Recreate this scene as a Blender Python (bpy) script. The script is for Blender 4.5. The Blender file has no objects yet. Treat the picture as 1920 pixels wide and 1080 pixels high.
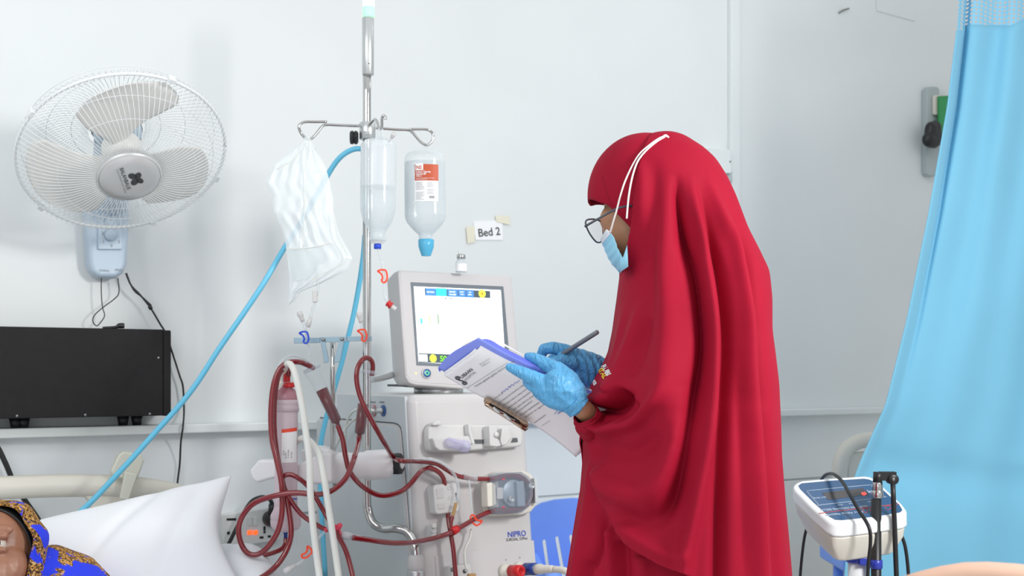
import bpy, bmesh, math, random
import numpy as np
from mathutils import Vector, Matrix
from mathutils.bvhtree import BVHTree

random.seed(7)
rng = np.random.default_rng(7)
SC = bpy.context.scene
COL = SC.collection
F = 2200.0          # focal length in pixels of the 1920 x 1080 frame
EYE = 1.15          # eye height in metres
HOR = 697.0         # row of the horizon

# ---------------------------------------------------------------- camera, world, lights, exposure
cam_d = bpy.data.cameras.new('camera')
cam = bpy.data.objects.new('camera', cam_d)
COL.objects.link(cam)
cam.location = (0, 0, EYE)
cam.rotation_euler = (math.pi / 2, 0, 0)
cam_d.sensor_width = 36.0
cam_d.lens = F / 1920.0 * 36.0
cam_d.shift_y = (HOR - 540.0) / 1920.0
cam_d.clip_start = 0.05
cam_d.dof.use_dof = True
cam_d.dof.focus_distance = 2.25
cam_d.dof.aperture_fstop = 7.0
SC.camera = cam

SC.view_settings.view_transform = 'Standard'
SC.view_settings.look = 'None'
SC.view_settings.gamma = 1.0
SC.view_settings.exposure = 0.0
SC.cycles.use_denoising = True
SC.cycles.max_bounces = 10
SC.cycles.transparent_max_bounces = 24
SC.cycles.sample_clamp_indirect = 6.0

world = bpy.data.worlds.new('world')
SC.world = world
world.use_nodes = True
bg = world.node_tree.nodes['Background']
bg.inputs[0].default_value = (0.93, 0.97, 1.0, 1)
bg.inputs[1].default_value = 0.64

def area_light(name, loc, target, size, power, color=(1, 1, 1)):
    d = bpy.data.lights.new(name, 'AREA')
    d.shape = 'RECTANGLE'
    d.size, d.size_y = size
    d.energy = power
    d.color = color
    o = bpy.data.objects.new(name, d)
    COL.objects.link(o)
    o.location = loc
    o.rotation_euler = (Vector(target) - Vector(loc)).to_track_quat('-Z', 'Y').to_euler()
    return o
area_light('key_light_right', (1.6, 1.18, 2.05), (0.35, 2.2, 1.05), (0.45, 0.45), 44, (1.0, 0.98, 0.96))  # unseen key light, set close on the right to brighten the scarf
area_light('fill_light_by_bed', (-1.3, 0.9, 2.4), (-0.9, 3.4, 0.9), (1.6, 1.0), 17, (1.0, 1.0, 1.0))  # unseen fill, added to brighten the wall and panel by the bed
area_light('overhead_fill', (0.3, 2.3, 3.1), (0.3, 2.3, 0.0), (3.0, 2.5), 5, (1.0, 1.0, 1.0))  # broad overhead fill, added to lift wall, machine side and pillow
area_light('fill_light_far_wall', (1.3, 3.7, 2.95), (1.25, 4.7, 0.4), (0.8, 0.3), 3.5, (1.0, 1.0, 1.0))  # unseen fill, added to brighten only the wall near the curtain
area_light('fill_light_behind_camera', (-0.6, -3.0, 1.5), (0.2, 3.5, 0.8), (4.0, 2.0), 18, (0.96, 0.98, 1.0))  # large soft fill added behind the camera for the lower wall, not a window

# ---------------------------------------------------------------- geometry helpers
def P(px, py, d):
    return Vector(((px - 960.0) / F * d, d, EYE - (py - HOR) / F * d))

class Plane:
    """a plane of the place; hit() finds where the sight line of a pixel meets it"""
    def __init__(self, o, n, ex):
        self.o = Vector(o); self.n = Vector(n).normalized()
        self.ex = Vector(ex).normalized(); self.ey = self.n.cross(self.ex).normalized()
    def hit(self, px, py, off=0.0):
        r = Vector(((px - 960.0) / F, 1.0, -(py - HOR) / F))
        c = Vector((0, 0, EYE))
        t = (self.o + self.n * off - c).dot(self.n) / r.dot(self.n)
        return c + r * t
    def uv(self, p):
        q = p - self.o
        return q.dot(self.ex), q.dot(self.ey)
    def at(self, u, v, off=0.0):
        return self.o + self.ex * u + self.ey * v + self.n * off

U = Vector((0.844, 0.536, 0)).normalized()      # along the wall
N = Vector((U.y, -U.x, 0))                      # out of the wall, into the room
Z = Vector((0, 0, 1))
WALL = Plane((-0.664, 3.63, 1.15), N, U)

class MB:
    def __init__(self):
        self.v = []; self.f = []; self.s = []
    def add(self, vs, fs, smooth=True):
        k = len(self.v)
        self.v += [Vector(p) for p in vs]
        self.f += [tuple(i + k for i in f) for f in fs]
        self.s += [smooth] * len(fs)
        return self
    def box(self, c, size, ax=None):
        c = Vector(c)
        ax = ax or (Vector((1, 0, 0)), Vector((0, 1, 0)), Vector((0, 0, 1)))
        h = [ax[i] * (size[i] / 2) for i in range(3)]
        vs = [c + h[0] * sx + h[1] * sy + h[2] * sz for sz in (-1, 1) for sy in (-1, 1) for sx in (-1, 1)]
        return self.add(vs, [(0, 2, 3, 1), (4, 5, 7, 6), (0, 1, 5, 4), (2, 6, 7, 3), (0, 4, 6, 2), (1, 3, 7, 5)], False)
    def prism(self, front, vec):
        """closed polygon 'front' (3-D points) pushed by vec"""
        n = len(front); vec = Vector(vec)
        vs = [Vector(p) for p in front] + [Vector(p) + vec for p in front]
        a = sum(((Vector(front[i]) - Vector(front[0])).cross(Vector(front[(i + 1) % n]) - Vector(front[0])) for i in range(n)), Vector())
        fl = a.dot(vec) > 0
        fs = [tuple(range(n)) if not fl else tuple(range(n - 1, -1, -1)),
              tuple(range(2 * n - 1, n - 1, -1)) if not fl else tuple(range(n, 2 * n))]
        for i in range(n):
            j = (i + 1) % n
            fs.append((i, i + n, j + n, j) if not fl else (i, j, j + n, i + n))
        return self.add(vs, fs, False)
    def loft(self, rings, caps=True, closed=True, smooth=True):
        n = len(rings[0]); vs = [p for r in rings for p in r]; fs = []
        for i in range(len(rings) - 1):
            for j in range(n if closed else n - 1):
                k = (j + 1) % n
                fs.append((i * n + j, i * n + k, (i + 1) * n + k, (i + 1) * n + j))
        if caps and closed:
            fs.append(tuple(range(n - 1, -1, -1)))
            fs.append(tuple((len(rings) - 1) * n + j for j in range(n)))
        return self.add(vs, fs, smooth)
    def grid(self, rows, smooth=True):
        return self.loft(rows, caps=False, closed=False, smooth=smooth)
    def tube(self, pts, r, seg=10, sm=6, caps=True):
        """round tube through pts; r is one radius or one per point"""
        pts = [Vector(p) for p in pts]
        rr = [r] * len(pts) if not hasattr(r, '__len__') else list(r)
        if sm > 1 and len(pts) > 2:
            pts, rr = catmull(pts, sm, rr)
        T = []
        for i in range(len(pts)):
            t = pts[min(i + 1, len(pts) - 1)] - pts[max(i - 1, 0)]
            T.append(t.normalized() if t.length > 1e-9 else Vector((0, 0, 1)))
        a = T[0].orthogonal().normalized()
        rings = []
        for i, p in enumerate(pts):
            a = (a - T[i] * a.dot(T[i]))
            a = a.normalized() if a.length > 1e-6 else T[i].orthogonal().normalized()
            b = T[i].cross(a)
            rings.append([p + (a * math.cos(2 * math.pi * k / seg) + b * math.sin(2 * math.pi * k / seg)) * rr[i] for k in range(seg)])
        return self.loft(rings, caps)
    def lathe(self, o, ax, prof, seg=28, caps=True, squash=1.0, sq_dir=None):
        """prof = [(radius, height along ax)]"""
        o = Vector(o); ax = Vector(ax).normalized()
        a = (sq_dir - ax * sq_dir.dot(ax)).normalized() if sq_dir else ax.orthogonal().normalized()
        b = ax.cross(a)
        rings = [[o + ax * h + (a * math.cos(2 * math.pi * k / seg) * squash + b * math.sin(2 * math.pi * k / seg)) * max(r, 1e-5) for k in range(seg)] for r, h in prof]
        return self.loft(rings, caps)
    def ball(self, c, rad, ax=None, seg=16, rings=10):
        c = Vector(c); rad = rad if hasattr(rad, '__len__') else (rad,) * 3
        ax = ax or (Vector((1, 0, 0)), Vector((0, 1, 0)), Vector((0, 0, 1)))
        rr = []
        for i in range(rings + 1):
            t = -math.pi / 2 + math.pi * i / rings
            q = max(math.cos(t), 1e-4)
            rr.append([c + ax[0] * (rad[0] * q * math.cos(2 * math.pi * k / seg)) + ax[1] * (rad[1] * q * math.sin(2 * math.pi * k / seg)) + ax[2] * (rad[2] * math.sin(t)) for k in range(seg)])
        return self.loft(rr)
    def chain(self, pts):
        """capsules through (px, py, depth, radius in px) with round ends, for voxel blending"""
        q = [(P(a, b, d), r / F * d) for a, b, d, r in pts]
        for i in range(len(q) - 1):
            (a, ra), (b, rb) = q[i], q[i + 1]
            L = (b - a)
            if L.length < 1e-6: continue
            self.lathe(a, L, [(ra * 0.02, -ra * .98), (ra * .5, -ra * .87), (ra * .87, -ra * .5), (ra, 0), (rb, L.length),
                              (rb * .87, L.length + rb * .5), (rb * .5, L.length + rb * .87), (rb * .02, L.length + rb * .98)], 14)
        return self
    def text(self, s, size, place, align='LEFT', depth=0.0, bold=0.0, shear=0.0, space=1.0):
        """flat lettering; place(x, y) gives the 3-D point"""
        vs, fs = glyphs(s, align, bold, shear, space)
        return self.add([place(x * size, y * size) for x, y in vs], fs, False)
    def mesh(self, name):
        me = bpy.data.meshes.new(name)
        me.from_pydata([tuple(p) for p in self.v], [], self.f)
        me.polygons.foreach_set('use_smooth', self.s)
        me.update()
        return me

def catmull(pts, k, rr=None):
    out, ro = [], []
    n = len(pts)
    for i in range(n - 1):
        p0, p1, p2, p3 = pts[max(i - 1, 0)], pts[i], pts[i + 1], pts[min(i + 2, n - 1)]
        for j in range(k):
            t = j / k
            out.append(0.5 * ((2 * p1) + (p2 - p0) * t + (2 * p0 - 5 * p1 + 4 * p2 - p3) * t * t + (3 * p1 - p0 - 3 * p2 + p3) * t ** 3))
            if rr: ro.append(rr[i] * (1 - t) + rr[i + 1] * t)
    out.append(pts[-1])
    if rr: ro.append(rr[-1])
    return out, ro

_gl = {}
def glyphs(s, align='LEFT', bold=0.0, shear=0.0, space=1.0):
    key = (s, align, bold, shear, space)
    if key not in _gl:
        c = bpy.data.curves.new('lettering', 'FONT')
        c.body = s; c.size = 1.0; c.align_x = align; c.offset = bold; c.shear = shear
        c.space_character = space; c.resolution_u = 3; c.fill_mode = 'FRONT' if hasattr(c, 'fill_mode') else 0
        o = bpy.data.objects.new('lettering', c)
        COL.objects.link(o)
        bpy.context.view_layer.update()
        me = bpy.data.meshes.new_from_object(o.evaluated_get(bpy.context.evaluated_depsgraph_get()))
        _gl[key] = ([(v.co.x, v.co.y) for v in me.vertices], [tuple(p.vertices) for p in me.polygons])
        bpy.data.objects.remove(o); bpy.data.curves.remove(c); bpy.data.meshes.remove(me)
    return _gl[key]

def finish(o, parent):
    COL.objects.link(o)
    if parent is not None:
        bpy.context.view_layer.update()
        o.parent = parent
        o.matrix_parent_inverse = parent.matrix_world.inverted()
    return o

def obj(name, mb, m, parent=None, bev=0.0, seg=3, sharp=None, solid=0.0, sub=0, rim=True):
    me = mb.mesh(name)
    me.materials.append(m)
    o = bpy.data.objects.new(name, me)
    if sharp is not None:
        me.polygons.foreach_set('use_smooth', [True] * len(me.polygons))
        me.set_sharp_from_angle(angle=math.radians(sharp))
    if sub:
        md = o.modifiers.new('smooth', 'SUBSURF'); md.levels = md.render_levels = sub
    if solid:
        md = o.modifiers.new('thick', 'SOLIDIFY'); md.thickness = solid; md.offset = 0
    if bev:
        me.polygons.foreach_set('use_smooth', [True] * len(me.polygons))
        md = o.modifiers.new('edge', 'BEVEL'); md.width = bev; md.segments = seg
        md.limit_method = 'ANGLE'; md.angle_limit = math.radians(35); md.harden_normals = True
    return finish(o, parent)

def blend(name, mb, m, parent=None, voxel=0.003, smooth=6, fac=0.5, bend=None):
    """one continuous skin grown around overlapping closed shapes"""
    me = mb.mesh(name)
    t = bpy.data.objects.new(name, me)
    COL.objects.link(t)
    r = t.modifiers.new('skin', 'REMESH'); r.mode = 'VOXEL'; r.voxel_size = voxel; r.use_smooth_shade = True
    s = t.modifiers.new('soft', 'SMOOTH'); s.iterations = smooth; s.factor = fac
    bpy.context.view_layer.update()
    new = bpy.data.meshes.new_from_object(t.evaluated_get(bpy.context.evaluated_depsgraph_get()))
    bpy.data.objects.remove(t); bpy.data.meshes.remove(me)
    new.name = name
    new.materials.clear(); new.materials.append(m)
    new.polygons.foreach_set('use_smooth', [True] * len(new.polygons))
    if bend:
        for v in new.vertices: v.co = bend(v.co)
    return finish(bpy.data.objects.new(name, new), parent)

def thing(name, label, cat, loc=(0, 0, 0), group=None):
    o = bpy.data.objects.new(name, None)
    o.empty_display_size = 0.05
    COL.objects.link(o)
    o.location = loc
    o['label'] = label; o['category'] = cat; o['kind'] = 'thing'
    if group: o['group'] = group
    return o

def tag(o, label, cat, group=None):
    o['label'] = label; o['category'] = cat; o['kind'] = 'thing'
    if group: o['group'] = group
    return o

def struct(o, label, cat):
    o['kind'] = 'structure'; o['label'] = label; o['category'] = cat
    return o

def arc(cx, cy, rx, ry, a0, a1, n):
    return [(cx + rx * math.cos(math.radians(a0 + (a1 - a0) * i / n)), cy + ry * math.sin(math.radians(a0 + (a1 - a0) * i / n))) for i in range(n + 1)]

def rrect(x0, y0, x1, y1, r, n=5):
    return arc(x1 - r, y1 - r, r, r, 0, 90, n) + arc(x0 + r, y1 - r, r, r, 90, 180, n) + arc(x0 + r, y0 + r, r, r, 180, 270, n) + arc(x1 - r, y0 + r, r, r, 270, 360, n)

def plate(mb, pl, poly, off, thick):
    """pixel outline laid on plane pl at height off, pushed back by thick"""
    return mb.prism([pl.hit(x, y, off) for x, y in poly], pl.n * -thick)

def interp(x, xs, ys):
    return float(np.interp(x, xs, ys))

# ---------------------------------------------------------------- materials (all procedural)
def lin(c):
    return tuple(((v / 255.0) / 12.92 if v / 255.0 <= 0.04045 else ((v / 255.0 + 0.055) / 1.055) ** 2.4) for v in c) + (1.0,)

def mat(name, col, rough=0.5, metal=0.0, var=0.04, scale=6.0, bump=0.0, bscale=60.0, spec=0.5, sheen=0.0, sss=0.0, coat=0.0, bdist=0.002):
    m = bpy.data.materials.new(name); m.use_nodes = True
    nt = m.node_tree; b = nt.nodes['Principled BSDF']
    b.inputs['Roughness'].default_value = rough; b.inputs['Metallic'].default_value = metal
    b.inputs['Specular IOR Level'].default_value = spec
    if sheen:
        b.inputs['Sheen Weight'].default_value = sheen; b.inputs['Sheen Roughness'].default_value = 0.4
    if sss:
        b.inputs['Subsurface Weight'].default_value = sss; b.inputs['Subsurface Radius'].default_value = (0.01, 0.004, 0.002)
    if coat: b.inputs['Coat Weight'].default_value = coat
    c = lin(col)
    tc = nt.nodes.new('ShaderNodeTexCoord')
    n = nt.nodes.new('ShaderNodeTexNoise'); n.inputs['Scale'].default_value = scale; n.inputs['Detail'].default_value = 4
    nt.links.new(tc.outputs['Object'], n.inputs['Vector'])
    r = nt.nodes.new('ShaderNodeValToRGB')
    r.color_ramp.elements[0].position = 0.3; r.color_ramp.elements[1].position = 0.7
    r.color_ramp.elements[0].color = tuple(x * (1 - var) for x in c[:3]) + (1,)
    r.color_ramp.elements[1].color = tuple(min(1, x * (1 + var)) for x in c[:3]) + (1,)
    nt.links.new(n.outputs['Fac'], r.inputs['Fac']); nt.links.new(r.outputs['Color'], b.inputs['Base Color'])
    if bump:
        n2 = nt.nodes.new('ShaderNodeTexNoise'); n2.inputs['Scale'].default_value = bscale; n2.inputs['Detail'].default_value = 3
        nt.links.new(tc.outputs['Object'], n2.inputs['Vector'])
        bp = nt.nodes.new('ShaderNodeBump'); bp.inputs['Strength'].default_value = bump; bp.inputs['Distance'].default_value = bdist
        nt.links.new(n2.outputs['Fac'], bp.inputs['Height']); nt.links.new(bp.outputs['Normal'], b.inputs['Normal'])
    return m

def clear(name, col, a0=0.15, a1=0.6, rough=0.08, tint=(255, 255, 255), bump=0.0, bscale=40, blend_pow=0.35):
    """see-through plastic: denser and shinier where the surface turns away"""
    m = bpy.data.materials.new(name); m.use_nodes = True
    nt = m.node_tree; b = nt.nodes['Principled BSDF']; out = nt.nodes['Material Output']
    b.inputs['Base Color'].default_value = lin(col); b.inputs['Roughness'].default_value = rough
    t = nt.nodes.new('ShaderNodeBsdfTransparent'); t.inputs[0].default_value = lin(tint)
    lw = nt.nodes.new('ShaderNodeLayerWeight'); lw.inputs['Blend'].default_value = blend_pow
    mr = nt.nodes.new('ShaderNodeMapRange'); mr.inputs['To Min'].default_value = a0; mr.inputs['To Max'].default_value = a1
    nt.links.new(lw.outputs['Facing'], mr.inputs['Value'])
    mx = nt.nodes.new('ShaderNodeMixShader')
    nt.links.new(mr.outputs[0], mx.inputs[0]); nt.links.new(t.outputs[0], mx.inputs[1]); nt.links.new(b.outputs[0], mx.inputs[2])
    nt.links.new(mx.outputs[0], out.inputs['Surface'])
    if bump:
        tc = nt.nodes.new('ShaderNodeTexCoord')
        n2 = nt.nodes.new('ShaderNodeTexNoise'); n2.inputs['Scale'].default_value = bscale; n2.inputs['Detail'].default_value = 3
        nt.links.new(tc.outputs['Object'], n2.inputs['Vector'])
        bp = nt.nodes.new('ShaderNodeBump'); bp.inputs['Strength'].default_value = bump; bp.inputs['Distance'].default_value = 0.004
        nt.links.new(n2.outputs['Fac'], bp.inputs['Height']); nt.links.new(bp.outputs['Normal'], b.inputs['Normal']); nt.links.new(bp.outputs['Normal'], lw.inputs['Normal'])
    return m

def glow(name, col, s):
    m = bpy.data.materials.new(name); m.use_nodes = True
    b = m.node_tree.nodes['Principled BSDF']
    b.inputs['Base Color'].default_value = lin(col)
    b.inputs['Emission Color'].default_value = lin(col); b.inputs['Emission Strength'].default_value = s
    return m

M = {}
M['wall'] = mat('painted_wall', (226, 230, 230), 0.55, var=0.02, scale=2.5, bump=0.25, bscale=9, bdist=0.004)
M['dado'] = mat('painted_panel', (238, 243, 245), 0.45, var=0.02, scale=3)
M['trim'] = mat('trim_white', (226, 231, 231), 0.4, var=0.02)
M['seam'] = mat('seam_dark', (140, 143, 143), 0.7)
M['floor'] = mat('floor_tile', (214, 214, 210), 0.35, var=0.06)
M['fanwhite'] = mat('fan_white_plastic', (226, 226, 222), 0.35, var=0.02)
M['wire'] = mat('fan_wire_coating', (232, 236, 237), 0.3, var=0.02)
M['fangrey'] = mat('fan_badge_silver', (206, 207, 207), 0.3, metal=0.25, var=0.02)
M['fanblue'] = mat('fan_body_pale_blue', (190, 207, 222), 0.4, var=0.02)
M['ink'] = mat('dark_ink', (62, 64, 66), 0.6)
M['inkgrey'] = mat('grey_ink', (130, 132, 134), 0.6)
M['black'] = mat('black_plastic', (28, 29, 31), 0.4, var=0.1)
M['blackcase'] = mat('black_painted_steel', (33, 32, 33), 0.55, var=0.08, spec=0.2, scale=40, bump=0.15, bscale=500, bdist=0.0005)
M['steel'] = mat('chrome_steel', (200, 200, 198), 0.16, metal=1.0, var=0.03)
M['barsteel'] = mat('bracket_steel', (150, 174, 188), 0.35, metal=0.7, var=0.05, scale=30)
M['alu'] = mat('brushed_aluminium', (205, 208, 208), 0.33, metal=0.8, var=0.02)
M['screw'] = mat('screw_steel', (150, 150, 148), 0.3, metal=1.0)
M['mwhite'] = mat('machine_white', (201, 199, 199), 0.35, var=0.015, scale=4)
M['mgrey'] = mat('machine_side_grey', (198, 205, 209), 0.4, var=0.015, scale=4)
M['mpanel'] = mat('machine_front_panel', (200, 198, 199), 0.4, var=0.015)
M['mpart'] = mat('machine_fitting_white', (208, 208, 207), 0.35, var=0.02)
M['mcream'] = mat('fitting_cream', (220, 216, 205), 0.4, var=0.03)
M['shadowgap'] = mat('dark_gap', (88, 92, 96), 0.6)
M['bezel'] = mat('screen_bezel_grey', (105, 115, 124), 0.4)
M['screen'] = glow('screen_white', (250, 252, 252), 1.05)
M['scrblue'] = glow('screen_blue', (60, 120, 190), 0.85)
M['scrcyan'] = glow('screen_cyan', (40, 195, 215), 0.9)
M['scrdark'] = glow('screen_dark', (60, 75, 85), 0.5)
M['scryel'] = glow('screen_yellow_green', (215, 235, 60), 1.0)
M['scrgreen'] = glow('screen_green', (120, 230, 40), 1.0)
M['scrbarblue'] = glow('screen_bar_cyan', (70, 205, 232), 0.9)
M['scrbarred'] = glow('screen_bar_peach', (240, 175, 150), 0.9)
M['scrbargreen'] = glow('screen_bar_green', (120, 150, 120), 0.9)
M['scrlight'] = glow('screen_pale_blue', (190, 235, 250), 1.0)
M['btnblue'] = mat('button_blue', (45, 90, 150), 0.3)
M['btnglow'] = glow('button_green_glow', (120, 235, 150), 1.0)
M['amber'] = glow('amber_light', (250, 215, 110), 1.0)
M['lampgreen'] = glow('lamp_green', (150, 250, 175), 1.1)
M['lampwhite'] = glow('lamp_white', (245, 255, 250), 1.5)
M['red'] = mat('red_plastic', (205, 32, 36), 0.35)
M['orange'] = mat('orange_clamp_plastic', (246, 78, 40), 0.35)
M['blueplastic'] = mat('blue_clamp_plastic', (30, 75, 205), 0.35)
M['navy'] = mat('navy_plastic', (32, 62, 140), 0.35)
M['pinkred'] = mat('pink_red_plastic', (225, 70, 95), 0.35)
M['blood'] = mat('blood_filled_tube', (124, 9, 21), 0.18, var=0.1, spec=0.6, coat=0.6)
M['blooddark'] = mat('blood_in_chamber', (98, 8, 18), 0.25, var=0.15, scale=30)
M['clear'] = clear('clear_tubing', (222, 230, 234), 0.28, 0.8)
M['wallclear'] = clear('chamber_wall_clear', (214, 226, 232), 0.05, 0.32, 0.05)
M['clearplas'] = clear('clear_hard_plastic', (222, 232, 238), 0.25, 0.8, 0.06)
M['milky'] = mat('milky_silicone', (226, 228, 222), 0.35, var=0.02, sss=0.2)
M['hose'] = mat('pale_blue_hose', (105, 195, 228), 0.35, var=0.03)
M['film'] = clear('bag_film', (240, 247, 249), 0.5, 0.85, 0.22, bump=0.1, bscale=30)
M['pouch'] = clear('bag_pouch', (222, 232, 234), 0.35, 0.6, 0.2)
M['bottle'] = clear('bottle_plastic', (236, 243, 246), 0.22, 0.75, 0.1)
M['saline'] = clear('saline', (214, 228, 234), 0.22, 0.7, 0.05)
M['frost'] = clear('bottle_frosted', (232, 238, 241), 0.45, 0.8, 0.2)
M['capblue'] = clear('bottle_cap_blue', (85, 190, 230), 0.8, 0.95, 0.25)
M['paper'] = mat('white_paper', (240, 239, 241), 0.7, var=0.01)
M['label'] = mat('label_white', (246, 247, 248), 0.5, var=0.0)
M['labelrust'] = mat('label_rust', (196, 84, 48), 0.5)
M['labelorange'] = mat('label_orange_red', (238, 78, 52), 0.5)
M['dialyzer'] = clear('dialyzer_case', (226, 206, 214), 0.78, 0.92, 0.22)
M['dialcap'] = clear('dialyzer_cap', (196, 120, 136), 0.6, 0.85, 0.1)
M['arm'] = mat('holder_white', (234, 234, 236), 0.35, var=0.01)
M['cloth'] = mat('maroon_twill', (154, 14, 43), 0.75, var=0.06, scale=5, bump=0.12, bscale=900, sheen=0.0, spec=0.15, bdist=0.0006)
M['cuff'] = mat('maroon_cuff', (150, 14, 42), 0.8, var=0.08, bump=0.6, bscale=70, bdist=0.004, spec=0.2)
M['string'] = mat('white_elastic', (238, 236, 232), 0.7)
M['mask'] = mat('mask_blue', (150, 208, 232), 0.7, var=0.02)
M['maskwhite'] = mat('mask_white_edge', (226, 232, 238), 0.7)
M['skin'] = mat('brown_skin', (172, 124, 94), 0.5, var=0.08, scale=30, sss=0.08)
M['eyewhite'] = mat('eye_white', (196, 184, 172), 0.2, var=0.02)
M['lip'] = mat('lip_brown', (120, 66, 58), 0.4)
M['skin2'] = mat('deep_brown_skin', (146, 101, 78), 0.42, var=0.16, scale=22, bump=0.2, bscale=160, sss=0.06, bdist=0.001)
M['glove'] = mat('blue_nitrile', (86, 164, 212), 0.42, var=0.05, scale=20, bump=0.0, spec=0.5)
M['frame'] = mat('spectacle_frame', (62, 70, 80), 0.3)
M['lens'] = clear('spectacle_lens', (235, 240, 242), 0.05, 0.35, 0.03)
M['folder'] = clear('folder_blue', (96, 112, 238), 0.92, 0.97, 0.25)
M['folder2'] = mat('folder_blue_pale', (130, 146, 236), 0.3, var=0.02)
M['clip'] = mat('clip_bronze_chrome', (182, 160, 140), 0.2, metal=1.0, var=0.1, scale=60)
M['pen'] = mat('pen_grey', (122, 125, 129), 0.35, metal=0.1)
M['white'] = mat('white_lettering', (245, 245, 245), 0.6)
M['yellow'] = mat('yellow_lettering', (245, 205, 30), 0.6)
M['nipro'] = mat('blue_lettering', (40, 72, 180), 0.5)
M['curtain'] = mat('curtain_blue', (120, 184, 213), 0.8, var=0.03, scale=3, sheen=0.15, spec=0.2)
M['chair'] = mat('chair_blue_plastic', (122, 164, 250), 0.35, var=0.02)
M['bedcream'] = mat('bed_cream_plastic', (216, 212, 200), 0.42, var=0.02)
M['remote'] = mat('remote_cream', (208, 208, 194), 0.45)
M['sheet'] = mat('white_cotton', (228, 231, 235), 0.8, var=0.01, sheen=0.1, spec=0.2)
M['outlet'] = mat('socket_plate', (226, 228, 228), 0.4)
M['orangeglow'] = glow('switch_light', (255, 92, 35), 1.3)
M['tape'] = mat('masking_tape', (232, 228, 208), 0.7)
M['scaleblue'] = mat('scale_face_blue', (45, 84, 124), 0.3)
M['scalelcd'] = mat('scale_lcd', (72, 70, 72), 0.2)
M['scaletrim'] = mat('scale_rim_white', (232, 238, 240), 0.35)
M['scalecream'] = mat('scale_body_cream', (208, 206, 196), 0.4)
M['scaleline'] = mat('scale_print', (190, 205, 220), 0.5)
M['redline'] = mat('scale_red_line', (214, 92, 74), 0.5)
M['redlight'] = glow('scale_red_light', (255, 70, 60), 1.3)
M['royal'] = mat('royal_blue_plastic', (44, 62, 170), 0.3)
M['peach'] = mat('peach_moulding', (206, 168, 146), 0.6, var=0.02)
M['greenobj'] = mat('green_card', (45, 150, 85), 0.5)
M['greyobj'] = mat('grey_pipe_clip', (176, 186, 187), 0.5)
M['dirt'] = mat('wall_stain', (222, 206, 168), 0.8, var=0.1)
M['purple'] = clear('clear_lilac_plastic', (205, 200, 235), 0.35, 0.8, 0.08)
M['pumplid'] = clear('pump_lid', (160, 172, 188), 0.28, 0.75, 0.06)
M['pumpgrey'] = mat('pump_rotor_grey', (150, 164, 178), 0.35, metal=0.2)
M['pumpdark'] = mat('pump_well_dark', (92, 84, 92), 0.5)
M['brown'] = mat('brown_residue', (176, 140, 90), 0.5)

def mesh_cloth():
    """open net weave: rows of round holes in blue cloth"""
    m = mat('curtain_net', (126, 190, 220), 0.8)
    nt = m.node_tree; b = nt.nodes['Principled BSDF']; out = nt.nodes['Material Output']
    uv = nt.nodes.new('ShaderNodeUVMap')
    vo = nt.nodes.new('ShaderNodeTexVoronoi'); vo.inputs['Scale'].default_value = 1.0; vo.inputs['Randomness'].default_value = 0.0
    nt.links.new(uv.outputs[0], vo.inputs['Vector'])
    lt = nt.nodes.new('ShaderNodeMath'); lt.operation = 'LESS_THAN'; lt.inputs[1].default_value = 0.33
    nt.links.new(vo.outputs['Distance'], lt.inputs[0])
    t = nt.nodes.new('ShaderNodeBsdfTransparent'); mx = nt.nodes.new('ShaderNodeMixShader')
    nt.links.new(lt.outputs[0], mx.inputs[0]); nt.links.new(b.outputs[0], mx.inputs[1]); nt.links.new(t.outputs[0], mx.inputs[2])
    nt.links.new(mx.outputs[0], out.inputs['Surface'])
    return m
M['net'] = mesh_cloth()

def paisley(thr=0.46):
    """blue cloth printed with gold and brown blotches"""
    m = bpy.data.materials.new('printed_scarf'); m.use_nodes = True
    nt = m.node_tree; b = nt.nodes['Principled BSDF']; b.inputs['Roughness'].default_value = 0.75; b.inputs['Specular IOR Level'].default_value = 0.2
    tc = nt.nodes.new('ShaderNodeTexCoord')
    def noise(sc, det, dist=0.0):
        n = nt.nodes.new('ShaderNodeTexNoise'); n.inputs['Scale'].default_value = sc; n.inputs['Detail'].default_value = det; n.inputs['Distortion'].default_value = dist
        nt.links.new(tc.outputs['Object'], n.inputs['Vector']); return n
    big = noise(11, 3, 0.6); fine = noise(75, 6, 3.0); mid = noise(45, 3, 1.0)
    r1 = nt.nodes.new('ShaderNodeValToRGB'); r1.color_ramp.elements[0].position = thr; r1.color_ramp.elements[1].position = thr + 0.02
    nt.links.new(big.outputs['Fac'], r1.inputs['Fac'])
    gold = nt.nodes.new('ShaderNodeValToRGB')
    gold.color_ramp.elements[0].color = lin((40, 30, 34)); gold.color_ramp.elements[0].position = 0.38
    gold.color_ramp.elements[1].color = lin((190, 165, 120)); gold.color_ramp.elements[1].position = 0.66
    e = gold.color_ramp.elements.new(0.5); e.color = lin((120, 88, 50))
    e = gold.color_ramp.elements.new(0.56); e.color = lin((198, 140, 50))
    nt.links.new(fine.outputs['Fac'], gold.inputs['Fac'])
    spot = nt.nodes.new('ShaderNodeValToRGB'); spot.color_ramp.elements[0].position = 0.62; spot.color_ramp.elements[1].position = 0.64
    nt.links.new(mid.outputs['Fac'], spot.inputs['Fac'])
    m1 = nt.nodes.new('ShaderNodeMix'); m1.data_type = 'RGBA'
    m1.inputs[7].default_value = lin((44, 62, 215))
    nt.links.new(spot.outputs['Color'], m1.inputs[0]); nt.links.new(gold.outputs['Color'], m1.inputs[6])
    m2 = nt.nodes.new('ShaderNodeMix'); m2.data_type = 'RGBA'
    m2.inputs[6].default_value = lin((44, 62, 215))
    nt.links.new(r1.outputs['Color'], m2.inputs[0]); nt.links.new(m1.outputs[2], m2.inputs[7])
    nt.links.new(m2.outputs[2], b.inputs['Base Color'])
    return m
M['paisley'] = paisley(0.49)
M['paisley_rim'] = paisley(0.37)

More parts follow.
